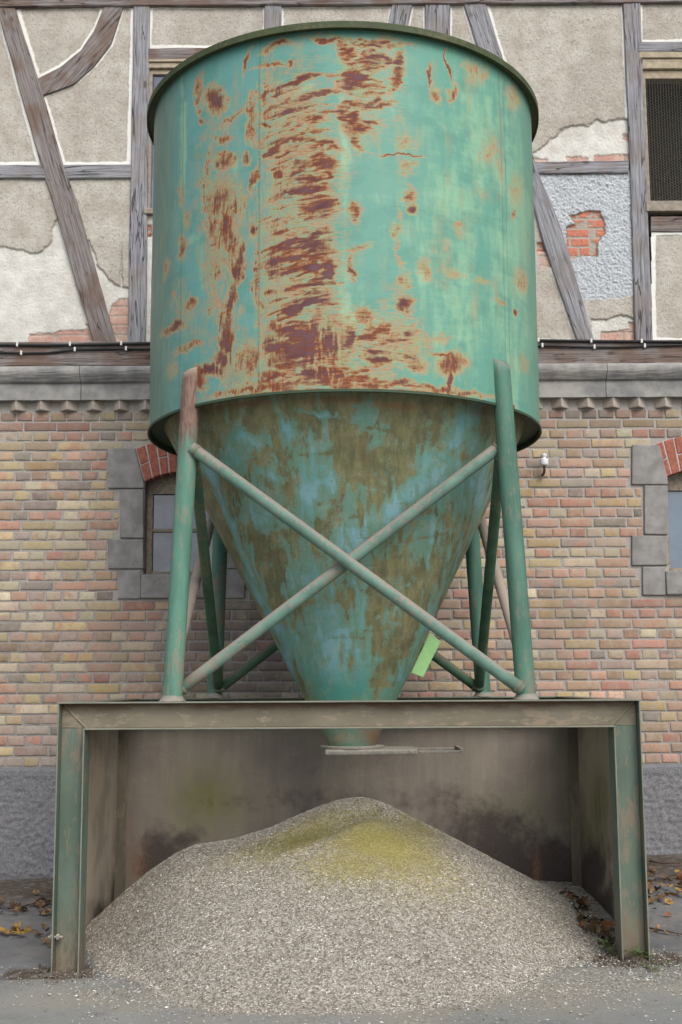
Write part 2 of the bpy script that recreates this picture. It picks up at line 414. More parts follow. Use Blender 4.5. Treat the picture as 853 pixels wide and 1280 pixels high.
def ground_mat(name, a, b, fine=150):
    m = Mt(name)
    nb = m.noise(.9, 4, .6); n1 = m.noise(7, 5, .65); nf = m.noise(fine, 4, .7); sp = m.vor(fine * .9)
    c = m.mix(m.rm(nb, .3, .7), a, b)
    c = m.mix(m.ma('MULTIPLY', m.rm(n1, .5, .72), .45), c, K(a, .6))
    c = m.mix(m.ma('MULTIPLY', m.rm(nf, .58, .70), .7), c, K(b, 1.45))
    crk = m.rm(m.ma('ABSOLUTE', m.ma('SUBTRACT', m.noise(1.3, 5, .6, .4), .5)), .0, .004)
    c = m.mix(m.ma('MULTIPLY', m.ma('SUBTRACT', 1, crk), .35), c, K(a, .4))
    c = m.mix(m.ma('MULTIPLY', m.rm(m.noise(2.6, 6, .7), .45, .7), .4), c, srgb(146, 138, 126))
    c = m.mix(m.ma('MULTIPLY', m.rm(nf, .42, .3), .6), c, K(a, .45))
    d = m.attr('dirt')
    dd = m.ma('MULTIPLY', d, m.rm(m.noise(16, 5, .7), .3, .55))
    c = m.mix(dd, c, m.mix(m.rm(nf, .4, .6), srgb(58, 50, 44), srgb(96, 84, 72)))
    c = m.mix(m.ma('MULTIPLY', m.attr('dust'), m.rm(n1, .15, .6, .45, .95)), c, m.mix(m.rm(nf, .35, .65), srgb(132, 124, 110), srgb(166, 158, 144)))
    return m.fin(c, .9, m.bump(m.ma('ADD', m.ma('MULTIPLY', nf, .8), m.ma('MULTIPLY', n1, 1.0)), .6, .008), spec=.2)

MAT = {}
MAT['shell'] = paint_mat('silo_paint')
MAT['cone'] = cone_mat()
MAT['leg'] = steel_mat('leg_paint', srgb(78, 118, 102), .4, .7, srgb(118, 122, 110))
MAT['leg_rusty'] = steel_mat('leg_paint_rusty', srgb(86, 128, 112), .6, .6, zr=(2.75, 2.95, .5, srgb(132, 100, 88), srgb(104, 68, 62)))
MAT['brace'] = steel_mat('brace_paint', srgb(100, 134, 120), .3, .8, srgb(140, 128, 120), (10, 10, 10))
MAT['brace_dark'] = steel_mat('brace_paint_mossy', srgb(66, 100, 78), .5, .5, srgb(112, 104, 90), (10, 10, 10))
MAT['brace_grey'] = steel_mat('brace_primer', srgb(160, 142, 136), .6, .3, srgb(150, 140, 128), (10, 10, 10))
MAT['weld'] = steel_mat('rusty_weld', srgb(104, 116, 98), .5, .9, srgb(120, 104, 90), (20, 20, 20))
MAT['rim'] = steel_mat('rim_moss', srgb(66, 76, 48), .5, .4, srgb(84, 90, 60), (8, 8, 8))
MAT['soffit'] = steel_mat('soffit_paint', srgb(52, 74, 54), .7, .3, srgb(80, 80, 60), (8, 8, 8), False)
MAT['stand'] = steel_mat('stand_paint', srgb(90, 106, 94), .2, .5, srgb(118, 112, 98), (9, 9, 2.5), zr=(.42, .05, .5, srgb(118, 110, 94), srgb(104, 88, 74)))
MAT['flange'] = steel_mat('flange_dusty', srgb(128, 126, 120), .4, .5, srgb(160, 152, 140), (12, 12, 12))
MAT['tagplate'] = plain('bright_green_plate', srgb(140, 186, 124), .6, .1, 12, .1)
MAT['timber'] = timber_mat('weathered_timber')
MAT['timber_brown'] = timber_mat('brown_timber', srgb(140, 134, 132), srgb(88, 80, 78), srgb(108, 86, 74), .7)
MAT['brick'] = brick_mat()
MAT['plaster'] = plaster_mat()
MAT['stone'] = plain('grey_sandstone', srgb(132, 130, 128), .88, .22, 7, .35, spec=.15)
MAT['cornice'] = plain('cornice_stone', srgb(134, 134, 134), .9, .25, 5, .4, spec=.15, c2=srgb(158, 156, 152))
MAT['dark'] = plain('dark_interior', srgb(40, 38, 36), .9, .1)
MAT['black'] = plain('black_rubber', srgb(40, 40, 42), .6, .1)
MAT['porcelain'] = plain('white_porcelain', srgb(205, 208, 212), .25, .04, 10, .02, spec=.5)
MAT['rusted'] = plain('rusted_iron', srgb(76, 58, 48), .8, .3, 60, .4)
MAT['clip'] = plain('grey_plastic_clip', srgb(205, 205, 200), .5, .05)

# ------------------------------------------------------------------ layout numbers
DW = 8.80                 # front face of the brick wall
XC, YC = 0.025, 7.15      # silo axis
R = 1.205
ZT, ZB = H + 3.552, H + 1.521
YF = 6.22                 # front of the stand
X0 = 0.037; HWD = 1.535
YBK = 8.03
_gl = at(62, 1221, YF); _gr = at(812.8, 1203, YF); _wl = at(30, 1098, DW - .06); _wr = at(833, 1067, DW - .06)
def gz(x, y):
    x = np.asarray(x, float); y = np.asarray(y, float)
    tx = np.clip((x + 1.5) / 3.1, -2.5, 2.5); ty = np.clip((y - YF) / (DW - YF), -.6, 1.05)
    f = _gl.z + (_gr.z - _gl.z) * np.clip(tx, -.6, 1.6)
    lx = np.clip((x - _wl.x) / (_wr.x - _wl.x), -.2, 1.2)
    w = _wl.z + (_wr.z - _wl.z) * lx
    w = np.where(ty < 0, f + (w - f) * 0.35, w)
    return f + (w - f) * ty
print('feet', _gl, _gr, 'wall', _wl, _wr)

# ================================================================== GROUND
def patch_grid(xs, ys, zoff=0.0, rough=.006, seed=3):
    X, Y = np.meshgrid(xs, ys, indexing='ij')
    Z = gz(X, Y) + zoff
    near = (np.abs(X) < 6) & (Y > 1) & (Y < 10)
    Z = Z + np.where(near, fbm(X * 5, Y * 5, seed) * rough * 2 + fbm(X * 30, Y * 30, seed + 9) * rough * .6, 0)
    return X, Y, Z
xs = np.concatenate([[-150, -60, -20, -8], np.arange(-4.5, 4.51, .03), [8, 20, 60, 150]])
ys = np.concatenate([[-150, -60, -20, -6, 0, 2.5], np.arange(4.2, 9.3, .03), [12, 30, 80, 200]])
X, Y, Z = patch_grid(xs, ys)
dirt = sstep(.35, 0, np.abs(Y - 8.35) - .25 + fbm(X * 3, Y * 3, 5) * .6)
dirt = np.maximum(dirt, sstep(.12, 0, np.abs(Y - 6.25) - .1 + fbm(X * 7, Y * 7, 8) * .3) * (np.abs(X) > 1.3) * (np.abs(X) < 1.75))
dirt = np.maximum(dirt, sstep(2.0, 2.4, X) * .5)
MAT['asphalt'] = ground_mat('old_asphalt', srgb(96, 98, 100), srgb(122, 122, 122))
MAT['apron'] = ground_mat('smooth_concrete', srgb(122, 124, 122), srgb(142, 142, 138), 220)
g = mesh_obj('ground', np.stack([X, Y, Z], -1).reshape(-1, 3), grid_faces(*X.shape), MAT['asphalt'], smooth=True, attrs={'dirt': dirt.ravel()})
g['kind'] = 'structure'
YS = atz(20, 1224, float(gz(-1.7, 6.1))).y
ysl = np.concatenate([[-150, -60, -20, -6, 0, 2.5], np.arange(4.2, YS - .02, .03), [YS]])
X, Y, Z = patch_grid(xs, ysl, .006, .004, 21)
Yw = Y + np.where(Y > YS - .001, fbm(X * 4, X * 0, 3) * .05, 0)
Z = np.where((Y > YS - .001), Z - .012, Z)
g = mesh_obj('concrete_apron', np.stack([X, Yw, Z], -1).reshape(-1, 3), grid_faces(*X.shape), MAT['apron'], smooth=True, attrs={'dirt': (sstep(.25, .0, YS - Y + fbm(X * 5, Y * 5, 2) * .2) * .3).ravel(), 'dust': (sstep(.75, .0, np.abs(Y - 5.75) + .22 * np.abs(X - .2) + fbm(X * 3, Y * 3, 7) * .5)).ravel()})
g['kind'] = 'structure'

# ================================================================== BUILDING
barn = thing('barn', 'half-timbered barn with plaster panels above a brick ground floor, behind the silo', 'barn', (0, DW, 0))
def bl(V): return np.asarray(V, float) - np.array([0, DW, 0])
ZL = at(426, 498, DW - .065).z; ZTOPBR = at(426, 513, DW).z; ZPL = at(426, 957, DW).z
XE = 4.7
CO = (ZTOPBR - ZPL) / 35
# windows (px): opening and surround, shared layout
def wx(px, py=650): return at(px, py, DW).x
def wz(px, py): return at(px, py, DW).z
WINS = []
for (lx, rx, cxp, offy) in ((135, 319, 227, 0), (790, 974, 882, -4.5)):
    c = wx(cxp); p = lambda a, b: (wx(cxp + a, b + offy), wz(cxp + a, b + offy))
    WINS.append((c, cxp, offy))
def stone_polys(cxp, offy):
    out = []
    for s in (-1, 1):
        q = lambda a, b: (wx(cxp, b + offy) + s * (wx(cxp + abs(a), b + offy) - wx(cxp, b + offy)), wz(cxp, b + offy))
        out.append([q(92, 560.5), q(58, 560.5), q(47.5, 601), q(46.5, 610), q(92, 610)])
        out.append([q(77, 611.5), q(47, 611.5), q(47, 672.5), q(77, 672.5)])
        out.append([q(92, 674), q(48, 674), q(47.5, 711), q(92, 711)])
        out.append([q(79, 712.5), q(50, 712.5), q(50, 748), q(79, 748)])
    return out
EXCL = []      # boxes without bricks: (x0,x1,z0,z1)
for c, cxp, offy in WINS:
    for P in stone_polys(cxp, offy):
        a = np.array(P); EXCL.append((a[:, 0].min(), a[:, 0].max(), a[:, 1].min(), a[:, 1].max()))
    a = wx(cxp - 50, 650); b = wx(cxp + 50, 650)
    EXCL.append((a, b, wz(cxp, 748 + offy), wz(cxp, 590 + offy)))
def in_arch(x, z):
    for c, cxp, offy in WINS:
        r0 = ARC[cxp][1]
        d = math.hypot(x - c, z - ARC[cxp][0])
        if r0 - .02 < d < r0 + .285 and z > ARC[cxp][0] and abs(x - c) < ARC[cxp][2] * r0 + .28 * (d - r0) + .006: return True
    return False
ARC = {}
for c, cxp, offy in WINS:
    hw = wx(cxp + 47, 602 + offy) - c; zs = wz(cxp - 47, 602 + offy); rise = .075
    rr = (hw * hw + rise * rise) / (2 * rise); zc = zs + rise - rr
    ARC[cxp] = (zc, rr, hw / rr)
def brick_mesh(x0, x1, z0, rows, co, Yf, excl, palette, seed, arch=True, depth=.02, grime=None, res=(9, 7)):
    r = np.random.default_rng(seed)
    V = []; Fq = []; tint = []; mort = []; tone = []; gr = []
    nv = 0; nu, nw = res
    gf = grid_faces(nu, nw)
    L = .2560
    for k in range(rows):
        za = z0 + k * co; zb = za + co
        hdr = (rows - 1 - k) % 2 == 0
        w = L / 2 if hdr else L
        ph = .0 if hdr else L / 4
        off = wx(88 / 4.265, 520) + ph + r.normal() * .006
        i0 = int(math.floor((x0 - off) / w)); i1 = int(math.ceil((x1 - off) / w))
        zz = .5 * (za + zb)
        for i in range(i0, i1):
            a = off + i * w + r.normal() * .0025; b = off + (i + 1) * w + r.normal() * .0025
            a += .005; b -= .005
            lo = za + .0055 + r.normal() * .0012; hi = zb - .0055 + r.normal() * .0012
            segs = [(a, b)]
            for (ex0, ex1, ez0, ez1) in excl:
                if zz > ez0 and zz < ez1:
                    ns = []
                    for s in segs:
                        if s[1] <= ex0 or s[0] >= ex1: ns.append(s); continue
                        if s[0] < ex0 - .03: ns.append((s[0], ex0 - .006))
                        if s[1] > ex1 + .03: ns.append((ex1 + .006, s[1]))
                    segs = ns
            for (a_, b_) in segs:
                if arch:
                    if in_arch((a_ + b_) / 2, zz): continue
                    # shorten bricks against the arch
                    if in_arch(b_, zz) or in_arch(b_ - .03, zz):
                        while b_ > a_ + .02 and (in_arch(b_, zz) or in_arch(b_ + .008, lo)): b_ -= .008
                    if in_arch(a_, zz) or in_arch(a_ + .03, zz):
                        while b_ > a_ + .02 and (in_arch(a_, zz) or in_arch(a_ - .008, lo)): a_ += .008
                if b_ - a_ < .03: continue
                eu = min(.2, .0045 / (b_ - a_)); u = np.array([0, eu, eu * 2.2, .3, .5, .7, 1 - eu * 2.2, 1 - eu, 1])[:, None]; v = np.array([0, .055, .14, .5, .86, .945, 1])[None, :]
                XX = a_ + (b_ - a_) * (u + 0 * v); ZZ = lo + (hi - lo) * (v + 0 * u)
                ed = np.minimum(np.minimum(XX - a_, b_ - XX), np.minimum(ZZ - lo, hi - ZZ))
                e = (ed <= 1e-6)
                XX = XX + fbm(XX * 30, ZZ * 30, seed + i) * .007 + (e & (u == 0)) * 0
                ZZ = ZZ + fbm(XX * 26 + 9, ZZ * 30, seed + 5) * .007
                worn = r.random() ** 6 * .005
                YY = -(depth * .0 + .0) + np.where(e, .011, 0.0) + fbm(XX * 22, ZZ * 22, seed + 3 + k) * .006 + r.normal() * .0012 + worn
                YY = YY + np.where((ed > 1e-6) & (ed < .006), .0018, 0) + (u - .5) * r.normal() * .0018
                if r.random() < .13:       # a broken corner or edge
                    cxn = a_ + (b_ - a_) * r.random(); czn = lo if r.random() < .6 else hi
                    YY = YY + np.clip(1 - np.hypot(XX - cxn, ZZ - czn) / .05, 0, 1) * .008
                V.append(np.stack([XX, Yf + YY, ZZ], -1).reshape(-1, 3)); Fq.append(gf + nv); nv += nu * nw
                cidx, tn = palette(.5 * (a_ + b_), zz, r)
                j = 1 + r.normal() * .13
                cc = np.array(cidx) * j * (1 + r.normal(size=3) * .025)
                tint.append(np.repeat(cc[None], nu * nw, 0)); mort.append(np.where(e.ravel(), .55, 0)); tone.append(np.full(nu * nw, tn))
                gr.append(np.full(nu * nw, grime(.5 * (a_ + b_), zz) if grime else 0))
    return [np.concatenate(q) for q in (V, Fq, tint, mort, tone, gr)]
PAL = {'salmon': srgb(182, 142, 120), 'yellow': srgb(180, 160, 116), 'buff': srgb(178, 166, 140), 'red': srgb(166, 112, 94), 'mauve': srgb(160, 138, 126), 'brown': srgb(150, 122, 96), 'ochre': srgb(164, 140, 88), 'pale': srgb(196, 184, 154), 'grey': srgb(128, 122, 116)}
_g = np.array(srgb(164, 152, 140))
PAL = {k_: tuple(np.array(v_) * .72 + _g * .28) for k_, v_ in PAL.items()}
def wallpal(x, z, r):
    # drifts along the wall: paler on the left, redder on the right and towards the bottom
    t = float(vnoise(x * .8 + 3, z * 1.1, 4))
    right = 1 / (1 + math.exp(-(x - .9) * 2.2)); low = 1 / (1 + math.exp((z - (ZPL + .75)) * 3)); mid = math.exp(-((z - (ZPL + 1.35)) / .4) ** 2) * (1 - right)
    w = {'salmon': 1.0 + .5 * right, 'yellow': 1.0 - .2 * right, 'buff': 1.2 + 2.0 * mid - .3 * right, 'red': .35 + .5 * right + .2 * low, 'mauve': .5 + 1.0 * low, 'brown': .3 + 1.0 * right, 'ochre': .28 + .3 * right, 'pale': .3 + 1.6 * mid * t, 'grey': .42 + .4 * t}
    k = list(w); p = np.array([w[q] for q in k]); c = k[r.choice(len(k), p=p / p.sum())]
    return PAL[c], (.9 if r.random() < .3 else .15)
def wallgrime_shade(x, z):
    g_ = .95 * math.exp(-((x - (-.5)) / .75) ** 2) * (1 if z < ZPL + 1.45 and z > ZPL + .55 else .55)   # soot under the left window sill, with the drum's shade painted in
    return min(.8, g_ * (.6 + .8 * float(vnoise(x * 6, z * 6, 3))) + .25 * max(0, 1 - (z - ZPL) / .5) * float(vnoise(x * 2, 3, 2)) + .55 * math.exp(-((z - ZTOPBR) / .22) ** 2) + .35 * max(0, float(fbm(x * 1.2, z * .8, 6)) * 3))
V, Fq, ti, mo, to, gr = brick_mesh(-XE, XE, ZPL, 35, CO, DW, EXCL, wallpal, 11, grime=wallgrime_shade)
# mortar bed behind the bricks, with holes where the openings are
def bed(xa, xb, za, zb, Yp, excl, step=.02):
    cuts_x = sorted({xa, xb, *[c for e in excl for c in e[:2] if xa < c < xb]}); cuts_z = sorted({za, zb, *[c for e in excl for c in e[2:] if za < c < zb]})
    def fill(c):
        out = []
        for a, b in zip(c[:-1], c[1:]):
            n = max(1, int((b - a) / step)); out += list(np.linspace(a, b, n, endpoint=False))
        return np.array(out + [c[-1]])
    gx, gz_ = fill(cuts_x), fill(cuts_z)
    X, Zz = np.meshgrid(gx, gz_, indexing='ij')
    P = np.stack([X, Yp + fbm(X * 40, Zz * 40, 2) * .005, Zz], -1).reshape(-1, 3)
    f = grid_faces(*X.shape)
    c = P[f].mean(1); keep = np.ones(len(f), bool)
    for e in excl: keep &= ~((c[:, 0] > e[0]) & (c[:, 0] < e[1]) & (c[:, 2] > e[2]) & (c[:, 2] < e[3]))
    return P, f[keep]
holes = [(wx(cxp - 48), wx(cxp + 48), wz(cxp, 730 + offy), ARC[cxp][0] + ARC[cxp][1]) for c, cxp, offy in WINS]
BV, BF = bed(-XE, XE, ZPL - .02, ZTOPBR + .12, DW + .009, holes)
n = len(V)
V = np.concatenate([V, BV]); Fq = np.concatenate([Fq, BF + n]); nb_ = len(BV)
ti = np.concatenate([ti, np.tile(PAL['grey'], (nb_, 1))]); mo = np.concatenate([mo, np.ones(nb_)]); to = np.concatenate([to, np.zeros(nb_)])
gr = np.concatenate([gr, .25 + .35 * vnoise(BV[:, 0] * 3, BV[:, 2] * 3, 4) * (BV[:, 2] < ZPL + 1.2)])
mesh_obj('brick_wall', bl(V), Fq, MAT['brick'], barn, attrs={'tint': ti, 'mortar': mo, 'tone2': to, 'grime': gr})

# dogtooth course under the cornice
mb = MB()
xt = wx(22, 505)
for i in range(-11, 36):
    x = xt + i * .1993 + random.uniform(-.006, .006); w = .088 + random.uniform(-.006, .006); d = .062
    zt_, zb_ = ZL + .03, ZTOPBR + .004
    mb.add([(x - w, DW + .03, zb_), (x, DW - d, zb_), (x + w, DW + .03, zb_), (x - w, DW + .03, zt_), (x, DW - d, zt_), (x + w, DW + .03, zt_)],
           [(0, 1, 4, 3), (1, 2, 5, 4), (0, 2, 1), (3, 4, 5)])
mb.box(-XE, XE, DW + .02, DW + .06, ZTOPBR - .01, ZL + .04)
Vd = np.array(mb.v)
o = mesh_obj('dogtooth_course', bl(Vd), mb.f, MAT['brick'], barn, attrs={'tint': np.tile(srgb(176, 168, 158), (len(Vd), 1)), 'mortar': np.full(len(Vd), .25), 'tone2': np.full(len(Vd), .15), 'grime': np.full(len(Vd), .15)})
b_ = o.modifiers.new('bevel', 'BEVEL'); b_.width = .006; b_.segments = 2

# cornice stones
def cornice_profile():
    z0 = ZL; zf = at(426, 476, DW - .08).z; zt = at(426, 456, DW - .1).z
    pts = [(0.02, z0), (-.065, z0), (-.067, zf - .008), (-.078, zf - .004), (-.090, zf + .002)]
    for t in np.linspace(0, 1, 8):
        pts.append((-.098 - .035 * math.sin(t * math.pi * .5), zf + .012 + (zt - zf - .055) * t))
    for t in np.linspace(0, 1, 5):
        pts.append((-.133 + .03 * t ** 2, zt - .043 + .043 * math.sin(t * math.pi / 2)))
    pts.append((.02, zt + .01))
    return pts
cpf = cornice_profile()
jx = [wx(104 + 217 * k, 480) for k in range(-4, 9)]
jx = [x for x in jx if -XE < x < XE]; jx = [-XE] + jx + [XE]
for a, b in zip(jx[:-1], jx[1:]):
    nx = max(3, int((b - a) / .04)); xs_ = np.linspace(a + .0025, b - .0025, nx)
    P = np.array([[(x, DW + y + fbm(x * 9, i * 1.7, 5) * .007, z + fbm(x * 9, i * 1.3, 6) * .005) for i, (y, z) in enumerate(cpf)] for x in xs_])
    f = [tuple(q) for q in grid_faces(*P.shape[:2], wrap=True)] + [tuple(range(len(cpf))), tuple(range((nx - 1) * len(cpf) + len(cpf) - 1, (nx - 1) * len(cpf) - 1, -1))]
    mesh_obj('cornice_stone', bl(P.reshape(-1, 3)), f, MAT['cornice'], barn)

# plinth
nx, nz = 620, 74
xs_ = np.linspace(-XE, XE, nx)
zlow = np.minimum(gz(xs_, DW), _wl.z) - .15
PX, PT = np.meshgrid(xs_, np.linspace(0, 1, nz), indexing='ij')
PZ = zlow[:, None] + (ZPL - zlow[:, None]) * PT
cap = (PZ > ZPL - .075)
dis = np.where(cap, fbm(PX * 10, PZ * 10, 3) * .006 - .004, fbm(PX * 60, PZ * 60, 12, 3) * .034 + fbm(PX * 9, PZ * 9, 4) * .014)
PY = DW - .06 + dis
PY[:, -1] = DW + .01
MAT['plinth'] = plain('plinth_roughcast', srgb(114, 114, 117), .92, .3, 75, 1.0, spec=.12)
mesh_obj('plinth', bl(np.stack([PX, PY, PZ], -1).reshape(-1, 3)), grid_faces(nx, nz), MAT['plinth'], barn, smooth=True)

# window surrounds, arches, lower windows
MAT['glass'] = (lambda m: m.fin(m.mix(m.rm(m.noise(5, 3), .35, .7), srgb(62, 72, 92), srgb(96, 108, 128)), m.rm(m.noise(9, 4), .3, .7, .04, .2), m.bump(m.noise(3, 2), .15, .01), spec=.9))(Mt('dusty_window_glass'))
MAT['glass_right'] = plain('dusty_blue_glass', srgb(76, 96, 116), .12, .12, 4, .05, spec=.8)
MAT['frame_brown'] = plain('brown_window_paint', srgb(134, 124, 110), .75, .3, 30, .4)
MAT['arch'] = (lambda m: m.fin(m.mix(m.rm(m.noise(30, 5, .7), .35, .7), srgb(132, 80, 68), srgb(166, 104, 90)), .85, m.bump(m.noise(80, 5), .5, .004), spec=.15))(Mt('red_arch_brick'))
MAT['mortar'] = plain('pale_mortar', srgb(172, 168, 162), .95, .15, 60, .4)
for wi, (c, cxp, offy) in enumerate(WINS):
    win = thing('window', '', '', (0, 0, 0)); del win['label']; del win['category']
    win.parent = barn; win.empty_display_size = .1
    for P in stone_polys(cxp, offy):
        m_ = MB(); Q = P if (P[0][0] < P[1][0]) else P[::-1]
        Q = [(x + random.uniform(-.003, .003), z + random.uniform(-.003, .003)) for x, z in Q]
        m_.prism([(x, z) for x, z in Q], DW - .014, DW + .2)
        m_.build('surround_stone', MAT['stone'], win, (0, DW, 0), bevel=.008)
    zt_, zb_ = wz(cxp, 718 + offy), wz(cxp, 748 + offy)
    m_ = MB(); m_.box(wx(cxp - 50, 730), wx(cxp + 50, 730), DW - .03, DW + .2, zb_, zt_)
    m_.build('window_sill', MAT['stone'], win, (0, DW, 0), bevel=.01)
    # arch of red bricks on end
    zc, rr, sn = ARC[cxp]; half = math.asin(sn) ; nA = 9
    mv = MB(); mo_ = MB()
    rout = rr + .262
    tot = half * 1.235
    def apt(t, q):      # point on the arch: t across the span (-1..1), q up the brick (0..1)
        an = t * half; a2 = an * .56
        return (c + rr * math.sin(an) + .262 * q * math.sin(a2), zc + rr * math.cos(an) + .262 * q * math.cos(a2))
    for k in range(nA):
        t0 = -1 + 2 * k / nA + .018; t1 = -1 + 2 * (k + 1) / nA - .018
        for (q0, q1) in ([(0, 1)] if k % 2 else [(0, .48), (.52, 1)]):
            pp = [apt(t0, q0), apt(t1, q0), apt(t1, q1), apt(t0, q1)]
            pp = [(x + random.uniform(-.002, .002), z + random.uniform(-.002, .002)) for x, z in pp]
            mv.prism(pp, DW - .004 + random.uniform(-.002, .002), DW + .12)
    pts = [(apt(t, 0)[0], apt(t, 0)[1] + .003) for t in np.linspace(-1, 1, 14)] + [(apt(t, 1)[0], apt(t, 1)[1] + .005) for t in np.linspace(1, -1, 14)]
    mo_.prism(pts, DW + .004, DW + .11)
    ab = mv.build('brick_arch', MAT['arch'], win, (0, DW, 0), bevel=.004)
    mo_.build('arch_mortar', MAT['mortar'], win, (0, DW, 0))
    # casement
    xl, xr = wx(cxp - 47, 660), wx(cxp + 47, 660); ztop = zc + rr; ybk = DW + .13
    fr = MB(); t = .045
    fr.box(xl, xl + t, ybk, ybk + .06, zt_, ztop); fr.box(xr - t, xr, ybk, ybk + .06, zt_, ztop)
    fr.box(xl + t, xr - t, ybk, ybk + .06, zt_, zt_ + .035); fr.box(xl + t, xr - t, ybk, ybk + .06, wz(cxp, 614 + offy), ztop)
    fr.box((xl + xr) / 2 - .02, (xl + xr) / 2 + .02, ybk + .002, ybk + .05, zt_ + .035, wz(cxp, 614 + offy))
    zm = wz(cxp, 660 + offy)
    if wi == 0:
        for a, b in ((xl + t, (xl + xr) / 2 - .02), ((xl + xr) / 2 + .02, xr - t)):
            fr.box(a, b, ybk + .004, ybk + .04, zm - .012, zm + .012)
    fr.build('window_frame', MAT['frame_brown'], win, (0, DW, 0), bevel=.004)
    gl = MB(); gl.box(xl + .02, xr - .02, ybk + .03, ybk + .036, zt_ + .01, ztop - .02)
    gl.build('pane', MAT['glass'] if wi == 0 else MAT['glass_right'], win, (0, DW, 0))
    for ra_, rb_ in ((xl - .02, xl - .001), (xr + .001, xr + .02)):
        rv = MB(); rv.box(ra_, rb_, DW + .02, DW + .3, zt_, ztop); rv.build('window_reveal', MAT['stone'], win, (0, DW, 0))

# ------------------------------------------------------------------ timber frame storey
YT = DW - .02            # face of the timbers
YP = DW + .005           # face of the top coat
def timber(name, pl, pr_, mat='timber', depth=.12, yface=None, seed=0, n=None):
    """pl / pr_: left and right edge polylines (px) of equal length, laid out along the beam"""
    yf = YT if yface is None else yface
    A = [at(*p, yf) for p in pl]; B = [at(*p, yf) for p in pr_]
    # resample
    def rs(P, N):
        P = np.array([tuple(p) for p in P]); d = np.r_[0, np.cumsum(np.linalg.norm(np.diff(P, axis=0), axis=1))]; t = np.linspace(0, d[-1], N)
        return np.stack([np.interp(t, d, P[:, k]) for k in range(3)], -1)
    Lh = (A[-1] - A[0]).length; N = max(6, int(Lh / .04))
    A = rs(A, N); B = rs(B, N)
    o0 = (A[0] + B[0]) / 2; ax = (A[-1] + B[-1]) / 2 - o0; ax = ax / np.linalg.norm(ax)
    side = np.cross(ax, [0, 1, 0]); 
    M = np.array([ax, [0, 1, 0], side])        # rows: local x, y, z
    la = (A - o0) @ M.T; lb = (B - o0) @ M.T
    if la[N // 2, 2] > lb[N // 2, 2]: la, lb = lb, la
    K_ = 9; rows = []
    for i in range(N):
        w_ = fbm(la[i, 0] * 4, seed * 3.1, seed) * .012; w2 = fbm(la[i, 0] * 4, seed * 3.1 + 7, seed) * .012
        a = la[i, 2] + w_; b = lb[i, 2] + w2; row = [(la[i, 0], depth, a), (la[i, 0], .006, a)]
        for k in range(K_):
            t = k / (K_ - 1); row.append((la[i, 0] * (1 - t) + lb[i, 0] * t, -.002 + fbm(la[i, 0] * 2.5, t * 9 + seed, seed + 2) * .008 , a + .006 + (b - a - .012) * t))
        row += [(lb[i, 0], .006, b), (lb[i, 0], depth, b)]
        rows.append(row)
    P = np.array(rows, float); nn = P.shape[1]
    f = [tuple(q) for q in grid_faces(N, nn, wrap=True)] + [tuple(range(nn)), tuple(range(N * nn - 1, (N - 1) * nn - 1, -1))]
    o = mesh_obj(name, P.reshape(-1, 3), f, MAT[mat], barn)
    mw = Matrix(((M[0][0], M[1][0], M[2][0]), (M[0][1], M[1][1], M[2][1]), (M[0][2], M[1][2], M[2][2]))).to_4x4()
    mw.translation = Vector(o0) - Vector((0, DW, 0))
    o.matrix_local = mw
    return o
L0, R0 = -330, 1200
timber('top_beam', [(L0, -24), (R0, -30)], [(L0, 10.5), (430, 5.5), (R0, 0)], 'timber_brown', .16, YT - .012, 1)
timber('sill_beam', [(L0, 428), (R0, 424)], [(L0, 459), (R0, 454)], 'timber_brown', .2, YT - .02, 2)
timber('timber_brace', [(-3, 0), (0, 25), (24, 110), (50, 202), (65, 250), (118, 432)], [(16, 0), (22, 20), (52, 110), (78, 202), (96, 250), (146, 432)], 'timber_brown', seed=3)
timber('curved_brace', [(131, 2), (129, 10), (118, 38), (101, 63), (76, 83), (42, 100)], [(157, 2), (154, 10), (139, 55), (118, 83), (91, 106), (50, 121)], 'timber_brown', .12, YT + .004, seed=4)
timber('timber_post', [(167, 4), (160, 430)], [(187.5, 4), (182, 430)], 'timber', seed=5)
timber('timber_rail', [(L0, 205), (58, 206)], [(L0, 223), (60, 223)], 'timber', .1, YT + .003, 6)
timber('timber_rail', [(62, 206), (164, 205)], [(66, 223), (164, 222)], 'timber', .1, YT + .003, 7)
timber('timber_post', [(331, 4), (328, 430)], [(352, 4), (350, 430)], 'timber', seed=8)
timber('timber_brace', [(491, 2), (395, 430)], [(517, 2), (424, 430)], 'timber', seed=9)
timber('timber_post', [(531.5, 2), (533, 430)], [(563, 2), (562, 430)], 'timber', seed=10)
timber('timber_brace', [(579, 0), (597, 58), (667, 257), (681, 306), (722, 427)], [(607, 0), (630, 75), (673, 214), (701, 282), (744, 427)], 'timber', seed=11)
timber('timber_rail', [(640, 203), (786, 200)], [(640, 217), (786, 216)], 'timber', .1, YT + .003, 12)
timber('timber_post', [(778.5, 0), (788, 200), (795, 428)], [(801, 0), (808, 200), (816.5, 428)], 'timber', seed=13)
timber('window_header_beam', [(186, 60), (333, 58)], [(186, 74.5), (333, 73)], 'timber_brown', .14, YT - .006, 14)
timber('window_header_beam', [(799, 52), (950, 51)], [(799, 65.5), (950, 64.5)], 'timber', .14, YT - .006, 15)
timber('timber_post', [(948, 0), (965, 428)], [(970, 0), (987, 428)], 'timber', seed=16)
timber('timber_brace', [(1150, 0), (1020, 428)], [(1176, 0), (1046, 428)], 'timber', seed=17)
timber('timber_post', [(-185, 4), (-196, 430)], [(-163, 4), (-173, 430)], 'timber', seed=18)
timber('weathered_board', [(814, 270.5), (950, 269)], [(814, 290), (950, 289)], 'timber_brown', .1, YT + .01, 19)

